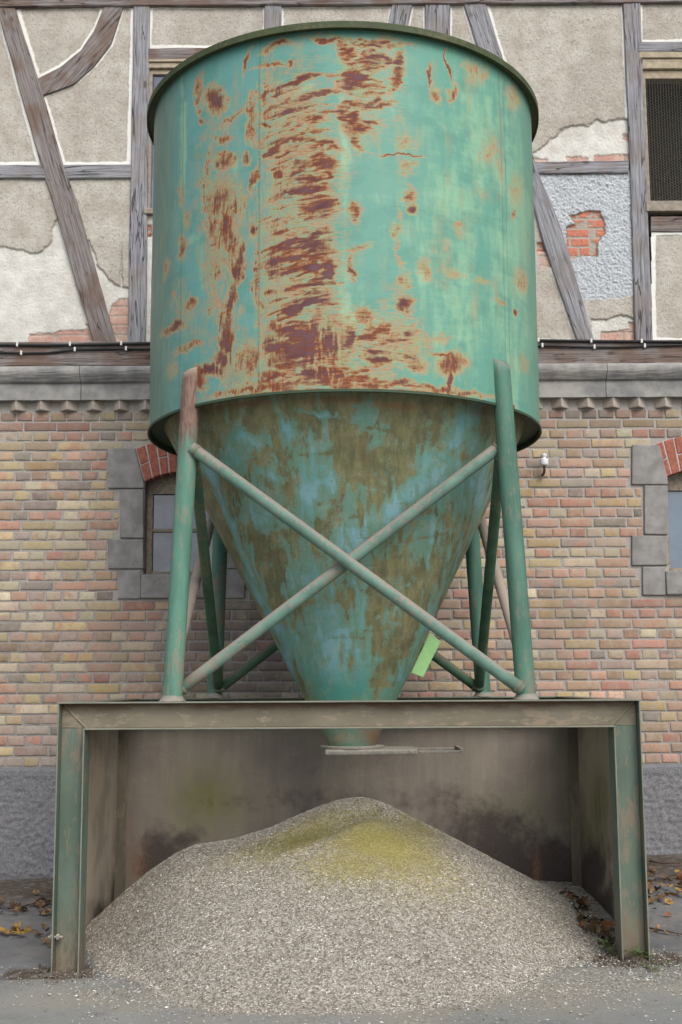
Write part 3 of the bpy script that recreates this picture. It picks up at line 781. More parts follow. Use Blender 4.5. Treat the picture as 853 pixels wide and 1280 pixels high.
# plaster panels with chipped layers
def poly_sd(P, x, z):
    P = np.array(P); d = np.full(x.shape, 1e9); ins = np.zeros(x.shape, bool)
    for i in range(len(P)):
        a = P[i]; b = P[(i + 1) % len(P)]; e = b - a; wx_ = x - a[0]; wz_ = z - a[1]
        t = np.clip((wx_ * e[0] + wz_ * e[1]) / (e @ e), 0, 1)
        d = np.minimum(d, np.hypot(wx_ - t * e[0], wz_ - t * e[1]))
        c1 = (a[1] > z) != (b[1] > z)
        with np.errstate(divide='ignore', invalid='ignore'): xi = a[0] + (z - a[1]) / (b[1] - a[1]) * (b[0] - a[0])
        ins ^= c1 & (x < xi)
    return np.where(ins, d, -d)
def W2(P): return [(at(x, y, YP).x, at(x, y, YP).z) for x, y in P]
def plaster(poly, white=True, under=None, bricks=None, rough=None, redhole=None, smoothlow=None, step=.0065, seed=0, whiteedges=None):
    Pw = W2(poly); a = np.array(Pw); m_ = .02
    xs_ = np.arange(a[:, 0].min() - m_, a[:, 0].max() + m_, step); zs_ = np.arange(a[:, 1].min() - m_, a[:, 1].max() + m_, step)
    X, Zz = np.meshgrid(xs_, zs_, indexing='ij')
    wxn = fbm(X * 12, Zz * 12, seed) * .05 + fbm(X * 50, Zz * 50, seed + 1) * .016; wzn = fbm(X * 12 + 40, Zz * 12, seed) * .05 + fbm(X * 50, Zz * 50 + 30, seed + 1) * .016
    sd = poly_sd(Pw, X, Zz)
    top = np.ones_like(X); brick = np.zeros_like(X); rg = np.zeros_like(X); red = np.zeros_like(X); edge = np.zeros_like(X); wh = np.zeros_like(X)
    yy = np.zeros_like(X)
    def reg(list_, soft=.004):
        s = np.full(X.shape, -1e9)
        for p in list_ or []: s = np.maximum(s, poly_sd(W2(p), X + wxn, Zz + wzn))
        return s
    if rough:
        s = reg(rough); rg = sstep(-.006, .006, s)
    if under:
        s = reg(under); k = sstep(-.003, .003, s); top = 1 - k; rg = rg * (1 - k); yy = yy + k * .014
        edge = np.maximum(edge, sstep(-.008, .004, s) * sstep(.012, .004, s) * .9)
    if bricks:
        s = reg(bricks); k = sstep(-.003, .003, s); brick = k; yy = yy + k * .006
        edge = np.maximum(edge, sstep(-.006, .003, s) * sstep(.01, .003, s) * .5)
    if redhole:
        s = reg(redhole); k = sstep(-.003, .003, s); brick = np.maximum(brick, k); red = k; yy = yy + k * .016; rg = rg * (1 - k)
        edge = np.maximum(edge, sstep(-.008, .003, s) * sstep(.012, .003, s) * .9)
    # mortar grid in exposed masonry
    co = .077; zr = (Zz - ZL) / co; row = np.floor(zr); fz = zr - row
    fx = (X + row * .065 + wxn * .1) / .26; fx = fx - np.floor(fx)
    md = np.minimum(np.minimum(fz, 1 - fz) * co, np.minimum(fx, 1 - fx) * .26)
    mort = sstep(.0075, .0045, md) * brick
    mort = np.maximum(mort, brick * (1 - red) * sstep(.1, .25, fbm(X * 9, Zz * 9, seed + 8)) * .6)
    mort = np.maximum(mort, red * sstep(.16, .24, fbm(X * 9 + 3, Zz * 9, seed + 5)))
    mort = np.maximum(mort, red * sstep(.0105, .0085, md))
    yy = yy + mort * .005
    if white:
        lim = .022 + fbm(X * 6, Zz * 6, seed + 2) * .016 + fbm(X * 40, Zz * 40, seed + 3) * .01
        w = sstep(lim + .004, lim - .004, sd)
        if whiteedges is not None:       # only near these px boxes
            mk = np.zeros_like(X)
            for (x0, y0, x1, y1) in whiteedges:
                p0 = at(x0, y0, YP); p1 = at(x1, y1, YP)
                mk = np.maximum(mk, ((X > p0.x) & (X < p1.x) & (Zz < p0.z) & (Zz > p1.z)) * 1.0)
            w = w * mk
        wh = w * np.maximum(top, .0) * (1 - brick) * (1 - rg)
        yy = yy - wh * .003
    yy = yy + fbm(X * 5, Zz * 5, seed + 4) * .008 + fbm(X * 60, Zz * 60, seed + 6, 3) * (.006 + rg * .016)
    P = np.stack([X, YP + yy, Zz], -1).reshape(-1, 3)
    f = grid_faces(*X.shape); keep = (sd.ravel()[f] > -.016).all(1); f = f[keep]
    used = np.unique(f); mp_ = np.full(len(P), -1); mp_[used] = np.arange(len(used))
    at_ = {k_: v_.ravel()[used] for k_, v_ in dict(top=top, brick=brick, white=wh, rough=rg, brickred=red, edge=edge, mortar=mort).items()}
    return mesh_obj('plaster_panel', bl(P[used]), mp_[f], MAT['plaster'], barn, smooth=True, attrs=at_)
plaster([(-162, 9), (-2, 9), (24, 110), (50, 206), (-170, 206)], seed=1, step=.008)
plaster([(21, 8), (130, 8), (119, 38), (102, 63), (77, 83), (48, 99)], seed=2)
plaster([(153, 8), (166.5, 8), (162, 206), (79, 206), (54, 120), (91, 106), (118, 83), (139, 55)], seed=3)
plaster([(187, 8), (332, 7), (331, 60), (187, 60)], seed=4)
plaster([(351, 7), (492, 6), (474, 90), (351, 90)], seed=5)
plaster([(515, 6), (532, 6), (532, 120), (490, 120)], seed=6)
plaster([(562, 5), (580, 5), (616, 120), (562, 120)], seed=7)
plaster([(607, 4), (779, 2.5), (788, 203), (671, 203), (640, 110)], seed=8,
        under=[[(640, 215), (668, 190), (683, 179), (700, 163), (712, 157), (736, 156), (746, 147), (757, 152), (770, 150), (800, 149), (800, 215)]],
        bricks=[[(660, 192), (684, 197), (684, 210), (660, 210)], [(708, 195), (736, 196), (735, 210), (708, 210)], [(744, 194), (768, 191), (800, 190), (800, 210), (744, 210)], [(780, 166), (800, 166), (800, 175), (778, 175)]],
        whiteedges=[(560, -10, 900, 150)])
plaster([(800, 2), (950, 1), (952, 52), (800, 53)], seed=9)
plaster([(-170, 222), (57, 222), (67, 250), (118, 430), (-176, 430)], seed=10, white=False, step=.0075,
        under=[[(-300, 300), (-60, 312), (0, 308), (20, 312), (46, 317), (60, 306), (66, 288), (70, 275), (150, 230), (200, 500), (-300, 500)]],
        bricks=[[(36, 418), (60, 415), (112, 411), (105, 404), (140, 404), (130, 450), (36, 450)]])
plaster([(78, 220), (162, 220), (158, 430), (146, 430), (97, 250)], seed=11, white=False,
        under=[[(60, 290), (112, 300), (124, 336), (138, 350), (150, 357), (153, 300), (153, 320), (154, 357), (170, 358), (170, 440), (60, 440)]],
        bricks=[[(136, 395), (140, 378), (148, 372), (170, 370), (170, 440), (136, 440)]])
plaster([(181, 266), (331, 266), (329, 430), (181, 430)], seed=12, white=False, step=.009,
        under=[[(150, 292), (400, 292), (400, 450), (150, 450)]], redhole=[[(150, 281), (190, 281), (190, 294), (150, 294)]])
plaster([(671, 214), (788, 214), (796, 427), (743, 427), (701, 282)], seed=13, white=False, step=.005,
        rough=[[(640, 200), (820, 200), (820, 368), (770, 372), (735, 376), (700, 372), (640, 340)]],
        under=[[(738, 399), (760, 398), (775, 394), (800, 398), (800, 440), (738, 440)]],
        bricks=[[(750, 412), (800, 411), (800, 440), (750, 440)], [(786, 402), (800, 402), (800, 440), (786, 440)]],
        redhole=[[(713, 269), (728, 267), (736, 263), (751, 265), (755, 275), (755, 290), (749, 300), (745, 320), (708, 321), (707, 300), (708, 283), (720, 279)]])
plaster([(600, 240), (662, 240), (680, 304), (722, 427), (560, 427)], seed=14, step=.008,
        redhole=[[(600, 304), (681, 304), (681, 314), (600, 314)]], bricks=[[(600, 313), (682, 313), (690, 332), (672, 336), (600, 330)]],
        whiteedges=[(600, 335, 740, 440)])
plaster([(816, 291), (950, 290), (964, 426), (817, 426)], seed=15)
plaster([(968, 4), (1150, 4), (1025, 426), (985, 426)], seed=16, step=.012)
plaster([(1174, 0), (1215, 0), (1215, 426), (1046, 426)], seed=17, step=.012)
plaster([(-340, 6), (-184, 8), (-195, 430), (-350, 430)], seed=18, step=.012)
plaster([(351, 90), (530, 90), (530, 428), (349, 428)], seed=19, step=.02, white=False)
plaster([(562, 120), (640, 120), (690, 427), (562, 427)], seed=20, step=.02, white=False)

# upper windows
MAT['mesh_wire'] = plain('grey_wire', srgb(122, 118, 110), .7, .15, 30)
MAT['dustyframe'] = plain('dusty_frame_wood', srgb(158, 146, 126), .85, .2, 22, .4)
MAT['sillwood'] = plain('grey_frame_wood', srgb(136, 128, 116), .85, .2, 22, .4)
for (pa, pb, yt, yg, yb, ys, grille) in ((808, 946, 65, 97.5, 253, 266, True), (189, 330, 74, 92, 262, 269, False)):
    win = bpy.data.objects.new('upper_window', None); col.objects.link(win); win.parent = barn
    zt = at(pa, yt, DW).z; zg = at(pa, yg, DW).z; zb = at(pa, yb, DW).z; zs = at(pa, ys, DW).z
    xa = at(pa - 6, 150, DW).x; xb = at(pb + 4, 150, DW).x
    m_ = MB()
    hz = zt - zg
    for k, (a, b, pr) in enumerate(((0, .28, .035), (.28, .42, .02), (.42, .68, .028), (.68, 1.0, .0))):
        m_.box(xa, xb, DW - pr + .01, DW + .10, zt - hz * b, zt - hz * a - .0015)
    m_.build('head_moulding', MAT['dustyframe'], win, (0, DW, 0), bevel=.006)
    m_ = MB(); m_.box(xa - .0, xb, DW - .035, DW + .1, zs, zb)
    m_.build('window_sill', MAT['sillwood'], win, (0, DW, 0), bevel=.006)
    m_ = MB(); m_.box(xa, xa + .045, DW - .004, DW + .09, zb, zg); m_.box(xb - .045, xb, DW - .004, DW + .09, zb, zg); m_.box(xa + .03, xb - .03, DW + .03, DW + .088, zb, zb + .012)
    if not grille:
        m_.box((xa + xb) / 2 - .025, (xa + xb) / 2 + .025, DW + .002, DW + .07, zb, zg); m_.box(xa + .045, xb - .045, DW + .004, DW + .068, zb + .6, zb + .64)
    m_.build('window_frame', MAT['sillwood'], win, (0, DW, 0), bevel=.004)
    if grille:
        # expanded hexagonal wire mesh
        m_ = MB(); s = .0145; x_ = xa + .04; xe = min(xb - .04, xa + 1.2)
        cols = int((xe - x_) / (s * 1.5)); rows = int((zg - zb) / (s * .9)); w_ = .0021
        VV = []; FF = []
        def seg(p, q):
            d = np.array([q[0] - p[0], q[1] - p[1]]); d = d / np.linalg.norm(d); nrm = np.array([-d[1], d[0]]) * w_
            k0 = len(VV)
            for (pt) in (p, q):
                VV.append((pt[0] + nrm[0], DW + .012, pt[1] + nrm[1])); VV.append((pt[0], DW + .008, pt[1])); VV.append((pt[0] - nrm[0], DW + .012, pt[1] - nrm[1])); VV.append((pt[0], DW + .016, pt[1]))
            for e in range(4): FF.append((k0 + e, k0 + (e + 1) % 4, k0 + 4 + (e + 1) % 4, k0 + 4 + e))
        hh = s * .9
        for i in range(cols):
            for j in range(rows):
                cx_ = x_ + i * s * 1.5; cz_ = zb + j * hh * 1.0 * 1.0 + (i % 2) * hh / 2
                if cz_ + hh / 2 > zg: continue
                a0 = (cx_, cz_); a1 = (cx_ + s * .5, cz_ + hh * .5); a2 = (cx_ + s * .5, cz_ - hh * .5)
                seg((cx_, cz_), (cx_ + s, cz_)); seg((cx_ + s, cz_), (cx_ + s * 1.5, cz_ + hh / 2)); seg((cx_ + s, cz_), (cx_ + s * 1.5, cz_ - hh / 2))
        mesh_obj('wire_grille', bl(VV), FF, MAT['mesh_wire'], win)
        m_ = MB(); m_.box(xa, xb, DW + .32, DW + .33, zb - .05, zg + .05)
        m_.box(xa - .01, xa, DW + .1, DW + .32, zb, zg); m_.box(xa, xb, DW + .1, DW + .32, zg, zg + .02); m_.box(xb, xb + .01, DW + .1, DW + .32, zb, zg); m_.box(xa, xb, DW + .1, DW + .32, zb - .02, zb)
        m_.build('dark_opening', MAT['dark'], win, (0, DW, 0))
    else:
        m_ = MB(); m_.box(xa + .02, xb - .02, DW + .035, DW + .041, zb, zg)
        m_.build('pane', MAT['glass'], win, (0, DW, 0))
# storey above and the body behind, plain
m_ = MB(); zt0 = at(426, -27, DW).z
m_.box(-XE, XE, DW + .02, DW + .3, zt0 - .02, zt0 + .75)
m_.box(-XE, -XE + .3, DW + .3, DW + 6, 0, zt0 + .75); m_.box(XE - .3, XE, DW + .3, DW + 6, 0, zt0 + .75); m_.box(-XE, XE, DW + 6, DW + 6.3, 0, zt0 + .75)
m_.box(-XE, XE, DW + .40, DW + .44, 0, zt0 - .03)
m_.build('masonry_body', MAT['mortar'], barn, (0, DW, 0))
m_ = MB(); m_.add([(-XE - .2, DW - .15, zt0 + .72), (XE + .2, DW - .15, zt0 + .72), (XE + .2, DW + 3.2, zt0 + 3.4), (-XE - .2, DW + 3.2, zt0 + 3.4), (XE + .2, DW + 6.5, zt0 + .72), (-XE - .2, DW + 6.5, zt0 + .72)], [(0, 1, 2, 3), (3, 2, 4, 5), (0, 3, 5), (1, 4, 2), (0, 5, 4, 1)])
MAT['roof'] = plain('roof_tiles', srgb(130, 74, 56), .85, .25, 25, .5)
m_.build('roof', MAT['roof'], barn, (0, DW, 0))

# cables with clips along the sill beam
for k, (pts, clips, lab) in enumerate((
        ([(-330, 432), (0, 431), (60, 431.5), (120, 430.5), (190, 429), (430, 428), (680, 425.5), (760, 426.5), (853, 427), (1200, 426)], [(-45, 431.5), (22, 431), (88, 430.5), (152, 429.5), (218, 429), (673, 425.5), (739, 426.3), (802, 426.7), (868, 427)], 'upper black cable clipped along the top edge of the timber sill beam'),
        ([(-330, 440), (0, 440.5), (30, 441.5), (60, 441), (95, 437), (130, 436), (190, 436), (430, 435), (680, 432), (743, 434), (770, 434), (806, 432.5), (853, 431), (1200, 431)], [(-40, 440.5), (27, 441.5), (94, 437), (158, 436), (678, 432), (743, 434), (806, 432.5)], 'lower black cable sagging between clips across the timber sill beam'))):
    cb = thing('cable', lab, 'cable', (0, DW - .055, 0), 'cables along the sill beam')
    P = []
    for (a, b) in zip(pts[:-1], pts[1:]):
        for t in np.linspace(0, 1, 8, endpoint=False): P.append(at(a[0] + (b[0] - a[0]) * t, a[1] + (b[1] - a[1]) * t, DW - .055))
    P.append(at(*pts[-1], DW - .055))
    m_ = MB(); m_.tube(P, .0085 if k else .011, 8); m_.build('cable_sheath', MAT['black'], cb, (0, DW - .055, 0), smooth=True)
    for c_ in clips:
        p = at(*c_, DW - .055); m_ = MB(); m_.box(p.x - .008, p.x + .008, p.y - .015, p.y + .012, p.z - .016, p.z + .018)
        m_.build('cable_clip', MAT['clip'], cb, (0, DW - .055, 0), bevel=.004)

# porcelain insulator on its iron pin
pi = at(680.5, 580, DW - .09)
ins = thing('insulator', 'white porcelain insulator on a rusty iron pin fixed to the brick wall', 'insulator', tuple(pi))
m_ = MB(); s = 1 / 178.
m_.lathe([(.001, 14 * s), (3.2 * s, 14 * s), (3.8 * s, 13 * s), (3.8 * s, 10.5 * s), (2.6 * s, 9.5 * s), (2.8 * s, 8 * s), (5.4 * s, 7 * s), (5.8 * s, 5.5 * s), (5.8 * s, 0), (5.2 * s, -2 * s), (3 * s, -2.6 * s), (.001, -2.4 * s)], n=28)
m_.build('porcelain_body', MAT['porcelain'], ins, smooth=True)
m_ = MB(); m_.tube([(0, 0, -2 * s), (0, 0, -9 * s), (0, .02, -12 * s), (0, .10, -12.5 * s)], .009, 10)
m_.build('iron_pin', MAT['rusted'], ins, smooth=True)

# ================================================================== SILO
silo = thing('silo', 'tall green steel hopper silo with peeling rusty paint, raised on four braced tube legs', 'silo', (XC, YC, 0))
def sl(V): return np.asarray(V, float) - np.array([XC, YC, 0])
def blob_field(U, Vv, blobs, conv, per=None, warp=None):
    out = np.zeros_like(U)
    for bl_ in blobs:
        px, py, rx, ry, ang, st = bl_
        c = conv(px, py)
        ex = conv(px + 2, py); ey = conv(px, py + 2)
        J = np.array([[(ex[0] - c[0]) / 2, (ey[0] - c[0]) / 2], [(ex[1] - c[1]) / 2, (ey[1] - c[1]) / 2]])
        Ji = np.linalg.pinv(J)
        dU = U - c[0]; dV = Vv - c[1]
        dx = Ji[0, 0] * dU + Ji[0, 1] * dV; dy = Ji[1, 0] * dU + Ji[1, 1] * dV
        a = math.radians(ang); qx = (dx * math.cos(a) + dy * math.sin(a)) / rx; qy = (-dx * math.sin(a) + dy * math.cos(a)) / ry
        d2 = qx * qx + qy * qy
        out = np.maximum(out, st * np.exp(-(d2 ** 1.0) * .75))
    return out
def cyl_uv(px, py):
    p = oncyl(px, py, XC, YC, R); th = math.atan2(p.x - XC, -(p.y - YC)); return (R * th, p.z)
RUSTB = [
 (398,207,20,20,0,.9),(392,312,30,34,0,.78),(408,340,12,30,0,.8),(384,432,50,38,0,1.0),(392,360,26,24,0,.8),(350,330,20,40,0,.62),(398,250,18,20,0,.8),(360,300,24,20,0,.7),(455,70,28,14,0,.72),(352,455,20,26,0,.8),(475,430,26,34,0,.66),(288,300,10,60,0,.66),(284,420,9,50,0,.7),(448,100,20,14,0,.8),(372,240,38,40,0,.55),
 (420,478,120,7,2,.85),(330,486,70,5,-5,.8),(560,488,60,4,6,.75),
 (270,126,13,15,-25,1.0),(248,120,5,28,0,.6),(251,153,4,4,0,.85),(290,147,22,4,-32,.6),(276,172,14,5,-5,.65),(279,201,12,12,0,.85),(260,213,4,30,0,.7),(304,198,5,9,20,.8),
 (317,148,7,30,0,.62),(318,228,5,18,0,.9),(279,254,26,28,0,.7),(307,78,3,22,5,.78),(346,59,17,5,-5,.85),(367,76,2,6,0,.85),(408,47,24,4,2,.9),(343,81,27,3,-9,.62),
 (370,103,46,3.5,-17,.98),(372,125,48,4,-15,.95),(333,119,5,12,20,.75),(360,137,38,7,-10,.62),(367,151,40,5,-12,.66),(337,154,8,2.5,8,1.0),(402,151,13,4,0,.85),(361,172,42,5,-8,.6),
 (340,184,12,6,-35,.9),(390,181,28,4,-4,.9),(402,204,17,13,10,1.1),(377,207,12,10,0,.82),(346,216,8,9,-30,.9),(411,219,8,6,0,1.1),(361,230,28,7,-4,.6),(373,242,20,2.5,0,1.05),(387,228,12,4,0,.9),(387,260,32,8,0,.78),
 (372,180,46,90,0,.46),(375,350,50,130,0,.52),(445,96,20,11,8,1.1),(434,63,12,12,0,.72),(479,66,7,3,12,1.0),(495,84,8,30,8,.85),(470,50,40,5,4,.72),(472,107,22,4,5,.68),(469,131,24,5,-6,.95),(443,134,18,8,0,.75),(440,148,11,6,5,1.0),(454,157,18,7,-10,.9),(445,175,8,15,0,.66),
 (505,181,12,13,0,.42),(510,213,12,10,0,.42),(517,263,5,7,0,.95),(513,245,8,14,0,.55),(444,266,9,12,0,.66),(542,99,2.2,15,0,.85),(545,122,6,8,0,.6),(561,84,1.4,20,0,.95),(563,119,4,14,0,.66),(589,90,11,15,0,.40),(605,95,9,10,0,.36),
 (501,197,24,1.2,8,1.1),(612,187,16,22,0,.36),(642,122,9,16,0,.42),(645,240,9,24,0,.36),(643,271,3,6,0,.6),(624,213,3,12,0,.42),
 (270,288,10,20,0,.8),(288,288,9,26,0,.9),(299,320,7,17,10,.92),(293,343,8,16,0,.98),(289,381,5,30,0,.85),(285,425,9,24,0,.88),(318,285,5,9,0,.95),(321,367,6,45,0,.55),(311,452,18,24,0,.6),(280,446,9,10,0,.95),(264,460,18,7,-10,1.15),(254,472,8,14,0,.85),
 (390,308,27,15,0,.98),(349,288,18,12,0,.78),(375,331,27,9,-5,.9),(413,340,9,19,0,1.15),(387,334,14,6,0,1.1),(349,331,16,15,0,.62),(396,349,22,7,0,.85),(340,364,10,6,0,.8),(378,384,36,5.5,-9,1.02),(361,411,28,10,0,.95),(384,422,22,20,0,1.05),(349,434,20,14,0,.98),(361,457,24,12,0,.95),(390,446,22,20,0,1.0),(416,434,8,28,0,1.0),(399,469,34,9,0,1.1),(349,472,22,7,0,.9),
 (217,408,18,5,-32,.85),(238,381,8,6,-30,.75),(229,308,6,17,0,.62),(238,431,20,5,-22,.6),(208,337,4,14,10,.45),(217,460,8,16,0,.42),(425,446,6,42,0,.55),(235,490,10,14,0,.5),(228,240,5,20,0,.42),(235,275,5,14,0,.5),
 (434,425,7,24,0,.95),(472,408,15,7,-10,1.05),(443,340,5,8,0,.85),(443,326,4,14,0,.6),(454,396,15,12,0,.58),(469,437,22,5,4,1.1),(472,452,22,6,4,1.1),(463,422,24,12,0,.72),(498,446,24,9,10,.68),(508,384,10,8,0,1.1),(507,416,10,7,0,.9),(504,358,8,12,0,.5),(522,458,15,9,35,.66),
 (566,457,19,13,0,.78),(564,478,3.5,13,0,1.2),(552,447,16,2,0,.9),(443,472,20,8,0,.98),(528,334,10,15,0,.48),(566,340,26,8,10,.36),(604,352,14,5,25,.46),(627,379,5,4,0,.55),(643,390,3,4.5,0,1.1),(653,349,8,17,0,.48),(498,288,8,11,0,.5),(577,288,6,10,0,.46),(454,308,15,6,0,.5),(639,506,2,3,0,1.0),(548,425,22,8,0,.36),
 (587,446,3,6,0,.5),(655,455,8,20,0,.3),(500,300,3,60,0,.35)]
MINTB = [(430,180,6,90,0,.62),(431,340,7,42,0,.62),(434,398,8,16,0,.9),(375,113,24,5,-15,1.0),(360,427,8,5,0,1.1),(575,300,45,160,0,.55),(600,180,34,80,0,.6),(645,300,28,200,0,.62),(290,212,6,10,0,.8),(285,260,4,14,0,.9),(510,110,18,40,0,.35),(528,345,18,10,0,.6),(470,245,20,10,0,.4),(240,300,14,6,-20,.6),(229,190,3,90,0,.9),(205,300,10,120,0,.35),(460,60,20,16,0,.6),(440,470,30,10,15,.3)]
nz = 360
th = np.concatenate([np.linspace(-math.pi, -1.6, 120, endpoint=False), np.linspace(-1.6, 1.6, 900, endpoint=False), np.linspace(1.6, math.pi, 120, endpoint=False)]); nth = len(th); zz = np.linspace(ZB, ZT, nz)
TH, ZZ = np.meshgrid(th, zz, indexing='ij')
U = R * TH
wU = fbm(U * 6, ZZ * 6, 51) * .09 + fbm(U * 20, ZZ * 20, 52) * .05; wZ = fbm(U * 6 + 50, ZZ * 6, 53) * .09 + fbm(U * 20, ZZ * 20 + 40, 54) * .05
rust = blob_field(U + wU, ZZ + wZ, RUSTB, cyl_uv) * 1.13
front = np.abs(TH) < math.radians(82)
tanb = blob_field(U + wU, ZZ + wZ, [(270,290,34,190,0,.36),(372,280,54,230,0,.46),(460,110,44,70,0,.38),(490,420,60,60,0,.36),(235,400,28,70,-20,.24),(560,330,50,60,10,.2),(610,200,30,60,0,.22),(300,440,60,50,0,.3)], cyl_uv)
rust = np.maximum(rust, tanb + fbm(U * 9, ZZ * 9, 77) * .45 * sstep(.05, .2, tanb))
# brush-like scrapes: short arcs that lay rust bare or leave paint standing
rs_ = np.random.default_rng(23)
rust0 = rust.copy()
def stroke(px, py, L, wd, ang, curve, amp):
    global rust
    u0, z0 = cyl_uv(px, py); a = math.radians(ang)
    m0 = (np.abs(U - u0) < L) & (np.abs(ZZ - z0) < L)
    ix = np.where(m0.any(1))[0]; iz = np.where(m0.any(0))[0]
    if not len(ix) or not len(iz): return
    sl_ = np.s_[ix[0]:ix[-1] + 1, iz[0]:iz[-1] + 1]
    dx = U[sl_] - u0; dz = ZZ[sl_] - z0
    q = dx * math.cos(a) + dz * math.sin(a); r = -dx * math.sin(a) + dz * math.cos(a) - curve * q * q
    r = r + fbm(q * 12, dx * 0 + px, 3) * .012
    k = np.exp(-(r / wd) ** 2) * sstep(L / 2, L * .3, np.abs(q)) * (.55 + .9 * vnoise(q * 30, r * 160, int(px)))
    rust[sl_] = rust[sl_] + amp * .72 * k * sstep(.12, .4, rust[sl_])
for k in range(420):
    px = rs_.uniform(328, 424); py = rs_.uniform(95, 400)
    stroke(px, py, rs_.uniform(.08, .34), rs_.uniform(.003, .010), rs_.normal(10, 6), rs_.normal(-.5, .5), rs_.choice([.40, .30, -.45, -.35]))
for k in range(160):
    px = rs_.uniform(335, 520); py = rs_.uniform(395, 480)
    stroke(px, py, rs_.uniform(.06, .22), rs_.uniform(.003, .009), rs_.normal(90 if 385 < px < 425 and rs_.random() < .75 else 2, 9), rs_.normal(0, .6), rs_.choice([.35, -.5, -.4]))
for k in range(110):
    px = rs_.uniform(425, 500); py = rs_.uniform(50, 170)
    stroke(px, py, rs_.uniform(.05, .2), rs_.uniform(.003, .008), rs_.normal(6, 12), rs_.normal(0, .8), rs_.choice([.35, -.45]))
for k in range(200):
    px = rs_.uniform(245, 322); py = rs_.uniform(180, 480)
    stroke(px, py, rs_.uniform(.05, .22), rs_.uniform(.003, .008), rs_.normal(88, 8), rs_.normal(0, .4), rs_.choice([.35, -.45, -.3]))
rust = np.maximum(rust, np.minimum(rust0, .34 + .22 * vnoise(U * 14, ZZ * 30, 91)))
rust = np.where(front, rust, np.clip(fbm(U * 2, ZZ * 2, 5) * 3.2 + .25, 0, .9))
band = np.exp(-((ZZ - ZB) / .022) ** 2) * sstep(-.95, -.5, U) * sstep(.9, .45, U)
rust = np.maximum(rust, band * .95)
mint = blob_field(U + wU * .7, ZZ + wZ, MINTB, cyl_uv)
hst = sstep(-.36, -.30, U + (ZZ - 4) * .0) * sstep(.55, .35, U); hst = np.maximum(hst, sstep(4.75, 4.9, ZZ) * 0 + .12)
seam = np.zeros_like(U)
for px in (325, 228): 
    u0 = cyl_uv(px, 300)[0]; seam = np.maximum(seam, np.exp(-((U - u0 + .002 * np.sin(ZZ * 20)) / .006) ** 2))
for px in (629, 634):
    u0 = cyl_uv(px, 300)[0]; seam = np.maximum(seam, np.exp(-((U - u0) / .006) ** 2))
dent = fbm(U * 1.6, ZZ * 1.6, 31) * .010 + fbm(U * 6, ZZ * 4, 33) * .0025
RR = R + dent * sstep(0, .12, ZZ - ZB) * sstep(0, .12, ZT - ZZ)
P = np.stack([RR * np.sin(TH), -RR * np.cos(TH), ZZ], -1).reshape(-1, 3)
i = np.arange(nth)[:, None]; j = np.arange(nz - 1)[None, :]; i2 = (i + 1) % nth
f = np.stack([i * nz + j, i2 * nz + j, i2 * nz + j + 1, i * nz + j + 1], -1).reshape(-1, 4)
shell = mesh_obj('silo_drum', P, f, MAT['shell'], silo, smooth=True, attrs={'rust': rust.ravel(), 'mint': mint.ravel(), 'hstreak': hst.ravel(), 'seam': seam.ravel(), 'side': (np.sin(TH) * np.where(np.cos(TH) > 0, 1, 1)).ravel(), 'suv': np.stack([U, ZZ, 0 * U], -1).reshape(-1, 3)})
# inner wall + roof inside the rim
m_ = MB(); m_.lathe([(R - .008, ZB), (R - .008, ZT - .06), (.0, ZT - .04)], n=96); m_.build('drum_lid', MAT['rim'], silo, smooth=False)
# top rim: angle iron bent to a ring
m_ = MB(); m_.lathe([(R + .001, ZT - .014), (R + .038, ZT - .014), (R + .040, ZT - .024), (R + .046, ZT - .024), (R + .047, ZT + .012), (R + .040, ZT + .018), (R - .012, ZT + .014), (R - .012, ZT - .10)], n=180)
m_.build('top_rim', MAT['rim'], silo, smooth=False)
# lower lip and the soffit ring
RCT = .925 * R; ZCT = ZB + .045
m_ = MB(); m_.lathe([(R + .0015, ZB + .014), (R + .008, ZB + .012), (R + .009, ZB - .002), (R + .001, ZB - .004), (R - .006, ZB), (R - .010, ZB + .03), (RCT - .02, ZCT)], n=180)
m_.build('soffit_ring', MAT['soffit'], silo, smooth=False)
# cone
ZCB = at(438, 934, YC - .15).z; RCB = .138
nth2, nz2 = 520, 300
th = np.concatenate([np.linspace(-math.pi, -1.7, 70, endpoint=False), np.linspace(-1.7, 1.7, 620, endpoint=False), np.linspace(1.7, math.pi, 70, endpoint=False)]); nth2 = len(th); tt = np.linspace(0, 1, nz2)
TH, TT = np.meshgrid(th, tt, indexing='ij')
XCB = .035
def cone_R(t): return RCT + (RCB - RCT) * t
CR = cone_R(TT); CZ = ZCT + (ZCB - ZCT) * TT
def cone_uv(px, py):
    u, y, z = ray(px, py)
    # march until the ray meets the cone
    best = None
    for t in np.linspace(5.6, 8.0, 600):
        p = (u * t, y * t, H + z * t); k = (p[2] - ZCT) / (ZCB - ZCT)
        if 0 <= k <= 1.02 and math.hypot(p[0] - XC - XCB * k, p[1] - YC) < cone_R(k): best = (p, k); break
    if best is None:
        t = 6.9; p = (u * t, y * t, H + z * t); k = min(1, max(0, (p[2] - ZCT) / (ZCB - ZCT))); best = (p, k)
    p, k = best; a = math.atan2(p[0] - XC - XCB * k, -(p[1] - YC))
    return (a, k)
UU = TH; VV_ = TT
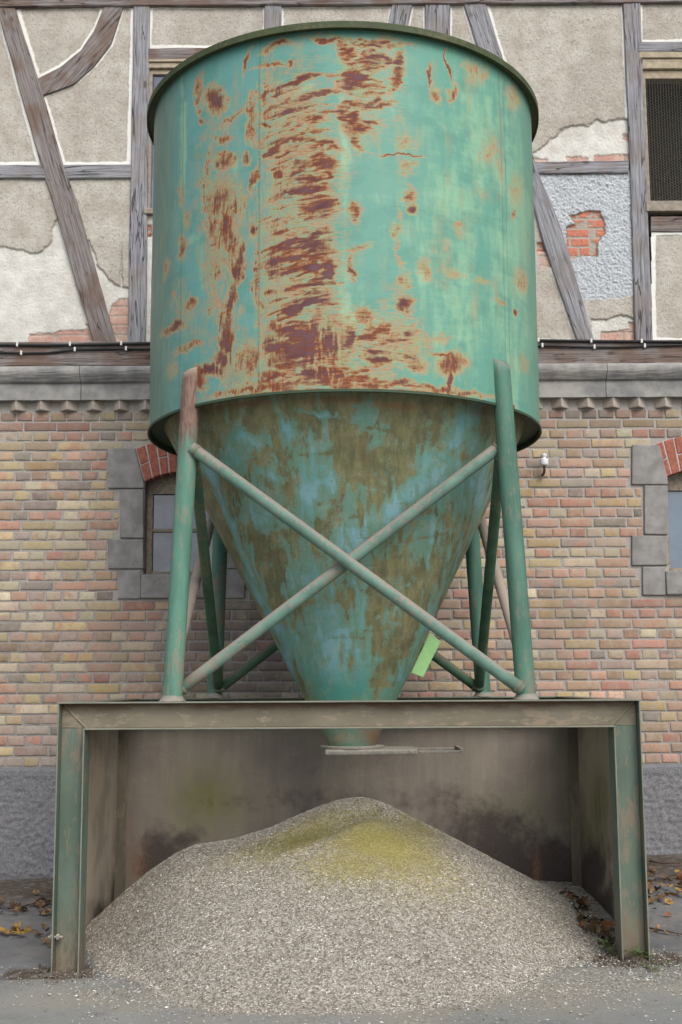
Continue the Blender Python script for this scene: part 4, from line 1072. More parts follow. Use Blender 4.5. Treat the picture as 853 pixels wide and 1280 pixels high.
BLUEB = [(312,552,25,11,10,.85),(365,542,9,20,-12,1.0),(290,575,16,20,30,.75),(333,598,17,9,10,.8),(389,610,17,50,0,.95),(413,605,12,18,0,.8),(400,513,24,5,15,.7),(456,520,14,16,10,.75),(472,549,9,14,0,.75),(578,535,11,30,35,.95),(533,579,8,22,35,.8),(552,567,6,6,0,.9),
 (530,600,50,14,-38,.85),(500,630,55,16,-40,.85),(442,668,30,18,-35,.8),(560,620,40,38,0,.75),(600,600,14,50,0,.8),(545,680,45,50,25,.6),(430,790,52,80,0,.85),(380,730,34,50,0,.7),(470,690,36,35,0,.55),(330,640,30,25,20,.6),(420,850,60,50,0,.9),(495,860,18,40,25,.8),(440,920,40,24,0,.9),
 (262,590,5,26,-22,1.05),(285,645,5,40,-24,1.05),(308,700,6,40,-25,1.1),(335,765,7,50,-26,1.1),(360,830,8,40,-24,1.0),(215,555,8,14,0,.4),(540,760,8,60,25,.75)]
OLV = [(470,745,12,60,18,.8),(505,800,10,60,24,.95),(545,700,12,40,28,.7),(480,560,30,60,0,.3),(290,680,5,60,-25,.7),(320,760,4,40,-27,.7),(560,640,8,30,20,.6),(440,740,8,30,10,.5),(350,720,12,30,0,.4),(480,850,6,30,15,.6)]
mk = np.abs(TH) < 1.75
wA = fbm(TH * 9, TT * 9, 61) * .10 + fbm(TH * 30, TT * 30, 62) * .04; wB = fbm(TH * 9 + 30, TT * 9, 63) * .08 + fbm(TH * 30, TT * 30 + 9, 64) * .03
blue = blob_field(UU + wA, VV_ + wB, BLUEB, cone_uv); ol_ = blob_field(UU, VV_, OLV, cone_uv)
blue = np.where(mk, blue, .45) - ol_ * .7
SU = CR * TH; SV = TT * 1.75
rs_ = np.random.default_rng(5)
for k in range(900):
    a0 = rs_.uniform(-1.5, 1.5); t0 = rs_.uniform(0, .95) ** .9; rl = cone_R(t0)
    if rs_.random() > rl / RCT: continue
    L = rs_.uniform(.06, .42); wd = rs_.uniform(.005, .02); a = math.radians(rs_.normal(90 + a0 * 22, 11)) if rs_.random() < .85 else math.radians(rs_.normal(8, 14))
    dx = (TH - a0) * rl; m0 = (np.abs(dx) < L) & (np.abs(SV - t0 * 1.75) < L)
    ix = np.where(m0.any(1))[0]; iz = np.where(m0.any(0))[0]
    sl_ = np.s_[ix[0]:ix[-1] + 1, iz[0]:iz[-1] + 1]
    dx = dx[sl_]; dz = -(SV[sl_] - t0 * 1.75)
    q = dx * math.cos(a) + dz * math.sin(a); r_ = -dx * math.sin(a) + dz * math.cos(a) + fbm(q * 9, q * 0 + k, 3) * .02
    blue[sl_] += rs_.choice([.26, .18, -.34, -.24]) * np.exp(-(r_ / wd) ** 2) * sstep(L / 2, L * .25, np.abs(q)) * (.4 + vnoise(q * 25, r_ * 150, k))
blue = np.clip(blue, -.3, 1.2) * .95 - .02
teal = np.clip(sstep(.72, .9, TT) + blob_field(UU, VV_, [(300,520,60,30,0,.5),(560,520,60,30,0,.6),(380,860,40,30,0,.5)], cone_uv) * mk, 0, 1)
crust = blob_field(UU, VV_, [(467,920,12,14,0,.8),(300,506,40,3,-5,.5),(420,500,30,3,0,.45),(500,508,30,3,0,.5),(600,515,10,8,0,.5)], cone_uv) * mk
cdust = blob_field(UU, VV_, [(425,922,22,10,0,.9),(400,925,8,12,0,.6)], cone_uv) * mk
CRr = CR + fbm(TH * 3, TT * 4, 3) * .012 * sstep(0, .05, TT) * sstep(1, .9, TT)
P = np.stack([CRr * np.sin(TH) + XCB * TT, -CRr * np.cos(TH), CZ], -1).reshape(-1, 3)
nz_ = nz2; i = np.arange(nth2)[:, None]; j = np.arange(nz_ - 1)[None, :]; i2 = (i + 1) % nth2
f = np.stack([i * nz_ + j, i * nz_ + j + 1, i2 * nz_ + j + 1, i2 * nz_ + j], -1).reshape(-1, 4)
mesh_obj('hopper_cone', P, f, MAT['cone'], silo, smooth=True, attrs={'blue': blue.ravel(), 'teal': teal.ravel(), 'rust': crust.ravel(), 'dust': cdust.ravel(), 'suv': np.stack([CR * TH, CZ, 0 * TH], -1).reshape(-1, 3)})
# outlet flange and slide gate
xo = XC + XCB
gate = bpy.data.objects.new('slide_gate', None); col.objects.link(gate); gate.parent = silo
m_ = MB(); m_.lathe([(RCB - .01, ZCB + .004), (RCB + .055, ZCB + .004), (RCB + .055, ZCB - .012), (RCB - .02, ZCB - .012)], (xo - XC, 0), 48)
m_.build('outlet_flange', MAT['flange'], gate, bevel=.003)
gy = YC - .18
xg0 = at(402, 940, gy).x - XC; xg1 = at(523, 940, gy).x - XC; xg2 = at(578, 940, gy).x - XC
m_ = MB(); m_.box(xg0 + .02, xg1, -.19, .19, ZCB - .046, ZCB - .0125)
m_.build('gate_housing', MAT['flange'], gate, bevel=.01)
m_ = MB(); m_.box(xg1 + .001, xg2, -.17, -.14, ZCB - .036, ZCB - .022); m_.box(xg1 + .001, xg2, .14, .17, ZCB - .036, ZCB - .022); m_.box(xg2 - .012, xg2 + .012, -.17, .17, ZCB - .038, ZCB - .008)
m_.build('gate_slide', MAT['flange'], gate, bevel=.003)
# bright green plate standing out from the cone
pts = [(537.5, 791), (551, 802), (529, 846.5), (514, 841)]
Yt = YC - .05
a, b, c_, d_ = [at(*p, Yt) for p in pts]
m_ = MB(); q = [(p.x, p.z) for p in (a, b, c_, d_)]
m_.prism(q, Yt - .006, Yt + .006); m_.add([(p.x, Yt - .007 - (.0 if k else 0), p.z) for k, p in enumerate([a, b, c_, d_])], [])
m_.build('vibrator_plate', MAT['tagplate'], silo, (XC, YC, 0), bevel=.002)

# legs: tubes, scribed against the drum at the top, flared by the weld at the foot
ZBM = at(436, 876, YF).z           # top of the front beam
ZBR = ZBM + .0
LEG = []
for sx, fy in ((-1, -1), (1, -1), (-1, 1), (1, 1)):
    bx = at(215.5 if sx < 0 else 658, 872, YF + .08).x if fy < 0 else at(268.5 if sx < 0 else 604.5, 867, YBK - .08).x
    by = YF + .08 if fy < 0 else YBK - .08
    if fy < 0: tp = at(241 if sx < 0 else 625.5, 470, YC - .845); 
    else: tp = Vector((XC + sx * .84, YC + .865, ZB + .25))
    rad = .0535 if fy < 0 else .052
    B0 = Vector((bx, by, ZBM)); T0 = Vector((tp.x, tp.y, ZB + .235 + (.03 if sx > 0 else 0)))
    LEG.append((B0, T0))
    m_ = MB(); N = 24
    Pp = [B0.lerp(T0, t) for t in np.linspace(0, 1, N)]; rads = [rad] * N
    m_.tube(Pp, rads, 28, caps=False)
    # slanted cut at the top: shear the last ring, highest at the drum side
    V = np.array(m_.v); last = V[-28:]; ctr = last.mean(0); outx = last[:, 0] * 0
    rel = last - ctr; dirr = np.array([ctr[0] - XC, ctr[1] - YC]); dirr /= np.linalg.norm(dirr)
    V[-28:, 2] += -(rel[:, :2] @ dirr) * .9 - 0.0
    m_.v = [tuple(v) for v in V]
    m_.f.append(tuple(range(len(m_.v) - 28, len(m_.v))))
    o = m_.build('leg', MAT['leg_rusty' if (sx < 0 and fy < 0) else 'leg'], silo, (XC, YC, 0), smooth=True)
    m_ = MB(); m_.lathe([(rad * 1.45, 0.001), (rad * 1.3, .004), (rad * 1.1, .016), (rad * 1.0, .032)], n=28)
    wv = np.array(m_.v) + np.array([bx - XC, by - YC, ZBM])
    wv += fbm(wv[:, 0] * 60, wv[:, 1] * 60, 4)[:, None] * .008 * (wv[:, 2:3] < ZBM + .02)
    mesh_obj('foot_weld', wv, m_.f, MAT['brace'], o, smooth=True)
def leg_at(k, z):
    B0, T0 = LEG[k]; t = (z - B0.z) / (T0.z - B0.z); return B0.lerp(T0, t)
def brace(k0, k1, zlo0, zhi1, mat, rad=.036, off=Vector((0, 0, 0)), bend=0.0):
    a = leg_at(k0, zlo0) + off; b = leg_at(k1, zhi1) + off
    d = (b - a).normalized(); a = a + d * .03; b = b - d * .03
    rad *= .95
    N = 14; Pp = []
    for t in np.linspace(0, 1, N):
        p = a.lerp(b, t); p = p + off.normalized() * bend * (1 - abs(2 * t - 1)) if off.length else p; Pp.append(p)
    m_ = MB(); m_.tube(Pp, rad, 20); o = m_.build('brace', mat, silo, (XC, YC, 0), smooth=True)
    for e_, s_ in ((a, 1), (b, -1)):
        w_ = MB(); P_ = [e_ + d * s_ * q for q in (.018, .026, .034, .042)]; w_.tube(P_, [rad * 1.02, rad * 1.16, rad * 1.14, rad * 1.0], 20, caps=False)
        wv = np.array(w_.v); wv += (fbm(wv[:, 0] * 90, wv[:, 2] * 90, 5)[:, None]) * .006; w_.v = [tuple(q) for q in wv]
        w_.build('weld_bead', MAT['weld'], o, (XC, YC, 0), smooth=True)
    return o
zl = ZBM + .035; zh = at(247, 558, YF + .1).z
brace(1, 0, zl, zh, MAT['brace_grey'] if False else MAT['brace'], .036, Vector((0, -.038, 0)))
brace(0, 1, zl, at(620, 552, YF + .1).z, MAT['brace'], .036, Vector((0, .034, 0)))
zs_ = zh - .02
brace(2, 0, zl, zs_, MAT['brace_dark'], .034, Vector((.03, 0, 0))); brace(0, 2, zl, zs_, MAT['brace_grey'], .034, Vector((-.034, 0, 0)))
brace(3, 1, zl, zs_, MAT['brace_dark'], .034, Vector((-.03, 0, 0))); brace(1, 3, zl, zs_, MAT['brace_grey'], .034, Vector((.034, 0, 0)))
brace(3, 2, zl, zs_, MAT['brace_dark'], .034, Vector((0, .036, 0))); brace(2, 3, zl, zs_, MAT['brace_dark'], .034, Vector((0, -.036, 0)))

# ================================================================== STEEL STAND (portal of H beams with plate walls)
stand = thing('steel_bay', 'low open-fronted bay of grey-green steel beams with plate walls, carrying the silo', 'steel bay', (X0, YF, 0))
def planeX(px, py, Xp):      # ray with a plane x = Xp
    u, y, z = ray(px, py); t = Xp / u; return (y * t, H + z * t)
MAT['stand_h'] = steel_mat('stand_beam_dusty', srgb(116, 110, 94), .2, 1.0, srgb(140, 130, 112), (3, 9, 9), zr=(1.375, 1.415, .09, srgb(98, 72, 54), srgb(84, 68, 54)))
def plate_mat(name='bay_plate', ca=srgb(122, 115, 105), cb=srgb(138, 130, 118)):
    m = Mt(name)
    st = m.attr('soot'); ol = m.attr('olive')
    n1 = m.noise(3, 5, .6); nv = m.noise(1, 5, .65, vec=m.mp(None, (16, 16, 1.6))); nf = m.noise(70, 5, .7); n2 = m.noise(9, 5, .7)
    c = m.mix(m.rm(nv, .2, .8), ca, cb)
    c = m.mix(m.ma('MULTIPLY', m.rm(n1, .45, .62), .5), c, srgb(112, 104, 99))
    scr = m.rm(m.ma('ABSOLUTE', m.ma('SUBTRACT', m.noise(1, 2, .5, .3, vec=m.mp(None, (2.5, 2.5, 6), rot=(.3, .5, 0))), .5)), .0015, .005)
    c = m.mix(m.ma('MULTIPLY', m.ma('SUBTRACT', 1, scr), .35), c, srgb(150, 140, 122))
    c = m.mix(m.ma('MULTIPLY', ol, m.rm(nv, .3, .6, .5, 1)), c, srgb(108, 108, 68))
    s_ = m.rm(m.ma('ADD', st, m.ma('MULTIPLY', m.ma('SUBTRACT', n2, .5), .8)), .25, .75)
    c = m.mix(m.ma('MULTIPLY', s_, .85), c, m.mix(m.rm(nf, .35, .7), srgb(58, 50, 50), srgb(68, 60, 58)))
    c = m.mix(m.ma('MULTIPLY', m.attr('rust'), m.rm(nf, .3, .6)), c, srgb(140, 104, 76))
    c = m.mix(m.ma('MULTIPLY', m.rm(nf, .62, .72), .3), c, srgb(140, 130, 114))
    return m.fin(c, .8, m.bump(m.ma('ADD', nf, n2), .4, .003), spec=.2)
MAT['plate'] = plate_mat(); MAT['plate_side'] = plate_mat('bay_side_plate', srgb(160, 150, 134), srgb(176, 166, 148))
MAT['stand_in'] = steel_mat('bay_inner_steel', srgb(104, 98, 84), .4, .5, srgb(126, 118, 102), (9, 9, 2.5))
MAT['edge'] = steel_mat('worn_flange_edge', srgb(122, 128, 116), .4, .4, srgb(118, 112, 98), (6, 6, 6))
ZBT = ZBM; HB = .145; FT = .0085; WEB = .008
xl_, xr_ = X0 - HWD, X0 + HWD
def ibeam_post(x0, x1, y0, y1, z0, z1, name, mat, inner=1):
    m_ = MB()     # flanges lie in planes x = const, web in the middle of the depth; the inner flange stops under the beam
    zi = ZBT - HB - .0005
    m_.box(x0, x0 + FT, y0, y1, z0, z1 if inner > 0 else zi); m_.box(x1 - FT, x1, y0, y1, z0, zi if inner > 0 else z1)
    m_.box(x0 + FT, x1 - FT, (y0 + y1) / 2 - WEB / 2, (y0 + y1) / 2 + WEB / 2, z0, z1)
    o = mesh_obj(name, np.array(m_.v) - np.array([X0, YF, 0]), m_.f, mats=[mat, MAT['edge']], parent=stand, fmat=[0, 0, 1, 0, 0, 0, 0, 0, 1, 0, 0, 0] + [0] * 6)
    b_ = o.modifiers.new('bevel', 'BEVEL'); b_.width = .003; b_.segments = 2
    return o
zl0 = at(62, 1221, YF).z; zr0 = at(812.8, 1203, YF).z
DPT = .14
ibeam_post(xl_, xl_ + HB, YF, YF + DPT, zl0 - .03, ZBT - FT - .001, 'front_post', MAT['stand'])
ibeam_post(xr_ - HB, xr_, YF, YF + DPT, zr0 - .03, ZBT - FT - .001, 'front_post', MAT['stand'], -1)
m_ = MB()
m_.box(xl_ - .002, xr_ + .002, YF - .001, YF + DPT, ZBT - FT, ZBT); m_.box(xl_ + HB - FT, xr_ - HB + FT, YF, YF + DPT, ZBT - HB, ZBT - HB + FT)
m_.box(xl_ + FT + .001, xr_ - FT - .001, YF + DPT / 2 - WEB / 2 - .003, YF + DPT / 2 + WEB / 2, ZBT - HB + FT, ZBT - FT - .0005)
# mitre welds in the corners
o = mesh_obj('front_beam', np.array(m_.v) - np.array([X0, YF, 0]), m_.f, mats=[MAT['stand_h'], MAT['edge']], parent=stand, fmat=[0, 0, 1, 0, 0, 1, 0, 0, 1, 0, 0, 0] + [0] * 6)
b_ = o.modifiers.new('bevel', 'BEVEL'); b_.width = .003; b_.segments = 2
for s in (-1, 1):
    xo_ = xl_ + FT if s < 0 else xr_ - FT; xi = xl_ + HB if s < 0 else xr_ - HB
    m_ = MB(); m_.tube([(xo_ + s * -.012, YF + .062, ZBT - .018), (xi, YF + .062, ZBT - HB + .003)], .006, 8)
    m_.build('mitre_weld', MAT['stand_h'], stand, (X0, YF, 0))
# rear frame and side beams
YR = 7.86
for s in (-1, 1):
    a = xl_ if s < 0 else xr_ - .075
    m_ = MB(); zz0 = min(zl0, 0) - .02
    m_.box(a, a + .075, YR, YR + .011, zz0, ZBT - HB); m_.box(a, a + .075, YBK - .011, YBK, zz0, ZBT - HB); m_.box((xl_ if s < 0 else xr_ - .01), (xl_ + .01 if s < 0 else xr_), YR + .011, YBK - .011, zz0, ZBT - HB)
    m_.build('rear_post', MAT['stand_in'], stand, (X0, YF, 0), bevel=.002)
    m_ = MB(); xa = xl_ if s < 0 else xr_ - HB
    m_.box(xa, xa + HB, YF + DPT + .002, YBK - HB, ZBT - FT, ZBT - .001); m_.box(xa, xa + HB, YF + DPT + .002, YBK - HB, ZBT - HB, ZBT - HB + FT); m_.box(xa + HB / 2 - .004, xa + HB / 2 + .004, YF + DPT + .002, YBK - HB, ZBT - HB + FT, ZBT - FT)
    m_.build('side_beam', MAT['stand'], stand, (X0, YF, 0), bevel=.002)
m_ = MB(); m_.box(xl_, xr_, YBK - HB + .001, YBK + .01, ZBT - FT, ZBT); m_.box(xl_, xr_, YBK - HB + .001, YBK + .01, ZBT - HB, ZBT - HB + FT); m_.box(xl_, xr_, YBK - .07, YBK - .062, ZBT - HB + FT, ZBT - FT)
m_.build('rear_beam', MAT['stand'], stand, (X0, YF, 0), bevel=.002)
def plate(name, axis, c0, a0, a1, z0, z1, conv, soot, olive, rustb, thick=.006):
    n1_, n2_ = int((a1 - a0) / .02), int((z1 - z0) / .02)
    A, Zz = np.meshgrid(np.linspace(a0, a1, n1_), np.linspace(z0, z1, n2_), indexing='ij')
    so = blob_field(A, Zz, soot, conv); ov = blob_field(A, Zz, olive, conv); ru = blob_field(A, Zz, rustb, conv)
    w = fbm(A * 1.5, Zz * 1.5, 5) * .012
    layers = []
    for t in (0, thick):
        layers.append(np.stack([A, c0 + w + t, Zz] if axis == 'y' else [c0 + w + t, A, Zz], -1).reshape(-1, 3))
    n_ = len(layers[0]); f0 = grid_faces(n1_, n2_)
    V = np.concatenate(layers); Fa = np.concatenate([f0, f0[:, ::-1] + n_])
    V = V - np.array([X0, YF, 0])
    d = lambda q: np.concatenate([q.ravel()] * 2)
    return mesh_obj(name, V, Fa, MAT['plate' if axis == 'y' else 'plate_side'], stand, smooth=True, attrs={'soot': d(so), 'olive': d(ov), 'rust': d(ru)})
YPB = YBK - .02
plate('back_plate', 'y', YPB, xl_ + .012, xr_ - .012, -.1, ZBT - HB + .002, lambda px, py: (at(px, py, YPB).x, at(px, py, YPB).z),
      [(200,1080,34,45,0,.9),(230,1050,30,16,-20,.7),(420,1000,260,28,0,.42),(620,1050,90,50,20,.75),(690,1100,60,60,30,.95),(640,1090,60,40,20,.9),(430,960,230,25,0,.3),(560,1000,60,30,0,.5)],
      [(262,1000,40,34,10,.9),(235,1020,20,20,0,.6),(640,1010,60,20,0,.3)], [(172,1085,10,26,0,.7),(671,1090,4,20,0,.9),(160,1050,4,60,0,.5)])
plate('side_plate', 'x', xl_ + .004, YF + DPT, YR, -.1, ZBT - HB + .002, lambda px, py: planeX(px, py, xl_ + .004),
      [(146,1130,10,40,0,.9),(130,1150,18,30,-30,.75)], [(140,1000,20,30,0,.15)], [(150,1000,6,90,0,.5),(120,950,8,60,0,.3)])
plate('side_plate', 'x', xr_ - .012, YF + DPT, YR, -.1, ZBT - HB + .002, lambda px, py: planeX(px, py, xr_ - .012),
      [(735,1100,22,50,15,.95),(750,1150,20,50,10,.95),(722,1080,8,60,0,.8)], [(750,1010,14,50,0,.95),(735,1040,14,30,0,.7)], [(725,950,6,40,0,.3)])
# bolt through the left post
pb = at(66, 1173, YF); m_ = MB(); m_.tube([(pb.x - .03, YF + .03, pb.z), (pb.x + .045, YF + .03, pb.z)], .007, 8); m_.tube([(pb.x - .018, YF + .03, pb.z), (pb.x - .004, YF + .03, pb.z)], .016, 6); m_.tube([(pb.x + .014, YF + .03, pb.z), (pb.x + .028, YF + .03, pb.z)], .016, 6)
m_.build('bolt', MAT['flange'], stand, (X0, YF, 0))

# ================================================================== GRAIN HEAP
HX, HY, HZ = .10, 7.12, .0
HZ = at(448, 995, HY).z
def heap_h(x, y):
    dx = x - HX; dy = y - HY
    r = np.hypot(dx, dy) + 1e-6; a = np.arctan2(dy, dx)
    # slope by direction: right steep, left shallower, front in between
    cx_, cy_ = dx / r, dy / r
    s = np.where(cx_ > 0, .54, .37) * cx_ ** 2 + np.where(cy_ < 0, .525, .46) * cy_ ** 2
    rr_ = np.sqrt(r * r + .10 ** 2) - .10
    h = HZ - s * rr_
    # a fuller shoulder on the left
    h = h + .07 * np.exp(-(((x + 1.05) / .42) ** 2 + ((y - 7.0) / .6) ** 2))
    h = h - .035 * np.exp(-(((x + .62) / .25) ** 2 + ((y - 7.2) / .7) ** 2))
    # little crater and ridge where the last grain fell
    qa = (x + .10) * .96 + (y - 6.80) * .28; qb = -(x + .10) * .28 + (y - 6.80) * .96
    h = h - .050 * np.exp(-((qa / .34) ** 2 + (qb / .085) ** 2))
    qa = (x - .10) * .94 + (y - 6.80) * .34; qb = -(x - .10) * .34 + (y - 6.80) * .94
    h = h + .030 * np.exp(-((qa / .20) ** 2 + (qb / .06) ** 2))
    h = h + fbm(x * 3, y * 3, 14) * .03 + fbm(x * 14, y * 14, 15) * .008
    h = h - .75 * np.clip(np.abs(x - .06) - .55, 0, 9) ** 2 * np.clip(7.0 - y, 0, 9)
    h = h - .36 * np.clip(-(x + .88), 0, 9) ** 1.25
    g_ = gz(x, y)
    # soft toe
    k = .045 + .07 * sstep(.7, 1.35, x) + .08 * sstep(-.8, -1.35, x) * sstep(6.9, 6.3, y); d = h - g_
    t = np.where(d > -.6, .5 * (d + np.sqrt(d * d + k * k)) - k * .15, -.02)
    return g_ + t, t
xs_ = np.arange(xl_ + .014, xr_ - .014, .016); ys_ = np.arange(5.2, YPB - .004, .016)
X, Y = np.meshgrid(xs_, ys_, indexing='ij')
Hh, Dd = heap_h(X, Y)
Hh = Hh + (rng.random(X.shape) - .5) * .006
def heap_uv(px, py):
    u, y, z = ray(px, py); t = np.linspace(5.3, 8.2, 1500)
    hh = heap_h(u * t, y * t)[0]; k = np.argmax(H + z * t < hh)
    return (u * t[k], y * t[k])
def yellow_mask(x, y):
    m1 = blob_field(x, y, [(480, 1055, 68, 32, 12, 1.0), (450, 1078, 60, 22, 0, .75), (390, 1050, 70, 18, -14, .75), (340, 1062, 50, 14, -10, .5), (520, 1040, 30, 22, 20, .7), (440, 1022, 60, 12, 0, .45)], heap_uv)
    return np.clip(m1 * 1.05 + fbm(x * 8, y * 8, 3) * .5 * m1, 0, 1)
def dark_mask(x, y): return np.clip(blob_field(x, y, [(385, 1047, 52, 9, -10, 1.0), (350, 1058, 40, 10, -8, .6)], heap_uv) - .6 * blob_field(x, y, [(440, 1034, 42, 7, -16, 1.0)], heap_uv), 0, 1)
yl = yellow_mask(X, Y); dk = dark_mask(X, Y)
m = Mt('grain_bed')
nf = m.noise(160, 4, .7); vc = m.vor(95, out='Color'); nb = m.noise(4, 3)
sepv = m.n('ShaderNodeSeparateColor'); m.set(sepv.inputs[0], vc)
c = m.ramp(sepv.outputs[0], [(0, srgb(112, 105, 95)), (.35, srgb(140, 133, 121)), (.7, srgb(162, 156, 145)), (1, srgb(188, 184, 175))])
c = m.mix(m.rm(nf, .45, .3), c, srgb(88, 80, 70))
c = m.mix(m.ma('MULTIPLY', m.attr('yellow'), .8), c, m.mix(m.rm(nf, .4, .6), srgb(132, 122, 60), srgb(178, 168, 96)))
c = m.mix(m.ma('MULTIPLY', m.attr('dusk'), .55), c, srgb(80, 76, 40))
MAT['grain'] = m.fin(c, .9, m.bump(m.ma('ADD', sepv.outputs[0], nf), .8, .012), spec=.15)
m = Mt('grain_husk')
a_ = m.n('ShaderNodeAttribute'); a_.attribute_name = 'tint'
MAT['husk'] = m.fin(a_.outputs['Color'], .75, spec=.25)
f = grid_faces(*X.shape)
P = np.stack([X, Y, Hh], -1).reshape(-1, 3)
dv = Dd.ravel(); keep = (dv[f] > -.012).any(1); f = f[keep]
def husks(x, y, z, nrm, size, tint, r):
    n_ = len(x); a = r.random(n_) * 2 * np.pi
    t = np.stack([np.cos(a), np.sin(a), r.normal(size=n_) * .45], -1)
    t -= nrm * (t * nrm).sum(1)[:, None] * .6; t /= np.linalg.norm(t, axis=1)[:, None]
    b = np.cross(nrm, t); b /= np.linalg.norm(b, axis=1)[:, None]
    roll = r.normal(size=n_) * .6; b = b * np.cos(roll)[:, None] + nrm * np.sin(roll)[:, None]
    n2 = np.cross(t, b)
    L = size * (.6 + .8 * r.random(n_)); W = L * (.22 + .14 * r.random(n_))
    c = np.stack([x, y, z], -1)
    hgt = W * .45
    v0 = c - t * L[:, None] / 2; v1 = c + b * W[:, None] / 2 + n2 * 0; v2 = c + t * L[:, None] / 2; v3 = c - b * W[:, None] / 2
    v1 = v1 - n2 * hgt[:, None]; v3 = v3 - n2 * hgt[:, None]
    V = np.stack([v0, v1, v2, v3], 1).reshape(-1, 3)
    k = np.arange(n_)[:, None] * 4
    F_ = np.concatenate([k + [[0, 1, 2]], k + [[0, 2, 3]]])
    return V, F_, np.repeat(tint, 4, 0)
def grain_tint(n_, r, yel=None, dsk=None):
    pal = np.array([srgb(200, 196, 187), srgb(182, 176, 164), srgb(162, 154, 140), srgb(122, 104, 84), srgb(232, 229, 222), srgb(158, 146, 130), srgb(112, 100, 86)])
    w = np.array([.24, .24, .18, .1, .12, .08, .04]); w /= w.sum()
    c = pal[r.choice(len(pal), n_, p=w)] * (1 + r.normal(size=(n_, 1)) * .08)
    if yel is not None:
        y_ = np.array([srgb(190, 176, 96), srgb(164, 150, 74), srgb(200, 188, 120), srgb(140, 130, 62)])[r.integers(0, 4, n_)]
        m_ = (r.random(n_) < yel * .95)[:, None]; c = np.where(m_, y_, c)
        m2 = (r.random(n_) < dsk * .8)[:, None]; c = np.where(m2, np.array(srgb(98, 94, 50)) * (1 + .2 * r.normal(size=(n_, 1))), c)
    return np.clip(c, .005, .9)
NH = 230000
hx = rng.uniform(xl_ + .02, xr_ - .02, NH); hy = 5.2 + (YPB - .02 - 5.2) * rng.random(NH) ** 1.0
hz, hd = heap_h(hx, hy)
ok = (hd > -.002) & ~((hd < .008) & (rng.random(NH) < .3)); hx, hy, hz = hx[ok], hy[ok], hz[ok]
e = .01; nx_ = -(heap_h(hx + e, hy)[0] - heap_h(hx - e, hy)[0]) / (2 * e); ny_ = -(heap_h(hx, hy + e)[0] - heap_h(hx, hy - e)[0]) / (2 * e)
nr = np.stack([nx_, ny_, np.ones_like(nx_)], -1); nr /= np.linalg.norm(nr, axis=1)[:, None]
yv = yellow_mask(hx, hy); dvk = dark_mask(hx, hy)
sz = np.where(rng.random(len(hx)) < .10, .0155, .0090) * np.where(yv > .5, .62, 1)
tn_ = grain_tint(len(hx), rng, yv, dvk) * (.93 + .14 * vnoise(hx * 3, hy * 3, 8))[:, None]
HV, HF, HT = husks(hx, hy, hz + .003, nr, sz, tn_, rng)
# one object: bed + husks (quads of the bed split to triangles)
ft = np.concatenate([f[:, [0, 1, 2]], f[:, [0, 2, 3]]])
n0 = len(P)
Va = np.concatenate([P, HV]); Fa = np.concatenate([ft, HF + n0])
fm = np.r_[np.zeros(len(ft)), np.ones(len(HF))]
z0_ = np.zeros(len(HV))
heap = mesh_obj('grain_heap', Va - np.array([HX, HY, 0]), Fa, attrs={'yellow': np.r_[yl.ravel(), z0_], 'dusk': np.r_[dk.ravel(), z0_], 'tint': np.concatenate([np.zeros((n0, 3)), HT])}, mats=[MAT['grain'], MAT['husk']], fmat=fm, loc=(HX, HY, 0))
tag(heap, 'large pale heap of crushed grain with a yellow dusting on top, inside the steel bay', 'grain heap', kind='stuff')
# spilled grain over the ground in front
NS = 48000
sx_ = rng.uniform(-2.0, 2.4, NS); sy_ = rng.uniform(5.0, 6.9, NS)
ex = np.abs((sx_ - .15) / 1.75); toe = 5.60 + .46 * np.clip(ex, 0, 1.6) ** 2.2
pr = np.exp(-np.clip(toe - sy_, 0, 9) / .11) * .95 + .30 * np.exp(-np.clip(toe - sy_, 0, 9) / .3)
pr *= np.where((sy_ > YF + .2) & (np.abs(sx_ - X0) > HWD - .03), .04, 1) * np.where(sx_ < -1.3, .3, 1) * np.where(np.abs(sx_ - X0) > HWD + .1, .35, 1)
ok = rng.random(NS) < pr; sx_, sy_ = sx_[ok], sy_[ok]
zz_ = np.maximum(gz(sx_, sy_) + .006, 0 * sx_ - 9) + .006
nr = np.tile([0, 0, 1.], (len(sx_), 1))
SV, SF, ST = husks(sx_, sy_, zz_, nr, np.where(rng.random(len(sx_)) < .15, .018, .011), grain_tint(len(sx_), rng) * .9, rng)
sp = mesh_obj('spilled_grain', SV, SF, MAT['husk'], attrs={'tint': ST})
tag(sp, 'thin scatter of spilled grain husks on the concrete in front of the heap', 'spilled grain', kind='stuff')

# ================================================================== LEAVES, WEEDS, TWIGS
def leaf_mesh(name, r, lobed):
    n_ = 26; pts = []
    for k in range(n_):
        t = k / n_ * 2 * math.pi
        rad = .5 + (.16 * math.cos(5 * t) if lobed else 0) + .03 * r.normal()
        pts.append((rad * math.cos(t) * (.62 if not lobed else .9), rad * math.sin(t)))
    V = [(0, 0, 0)]; curl = .25 + .3 * r.random(); tw = r.normal() * .3
    for x, y in pts: V.append((x, y, curl * x * x * 1.6 + .3 * curl * y * y + tw * x * y))
    V.append((0, -.5, .02)); V.append((.02, -.85, .06)); V.append((-.02, -.85, .06))
    Fc = [(0, 1 + k, 1 + (k + 1) % n_) for k in range(n_)] + [(n_ + 1, n_ + 2, n_ + 3)]
    me = bpy.data.meshes.new(name); me.from_pydata(V, [], Fc)
    for p in me.polygons: p.use_smooth = True
    return me
LC = {'yellow': srgb(160, 128, 66), 'brown': srgb(98, 76, 58), 'tan': srgb(134, 112, 84), 'orange': srgb(138, 90, 54), 'dark brown': srgb(72, 56, 46)}
LM = {}
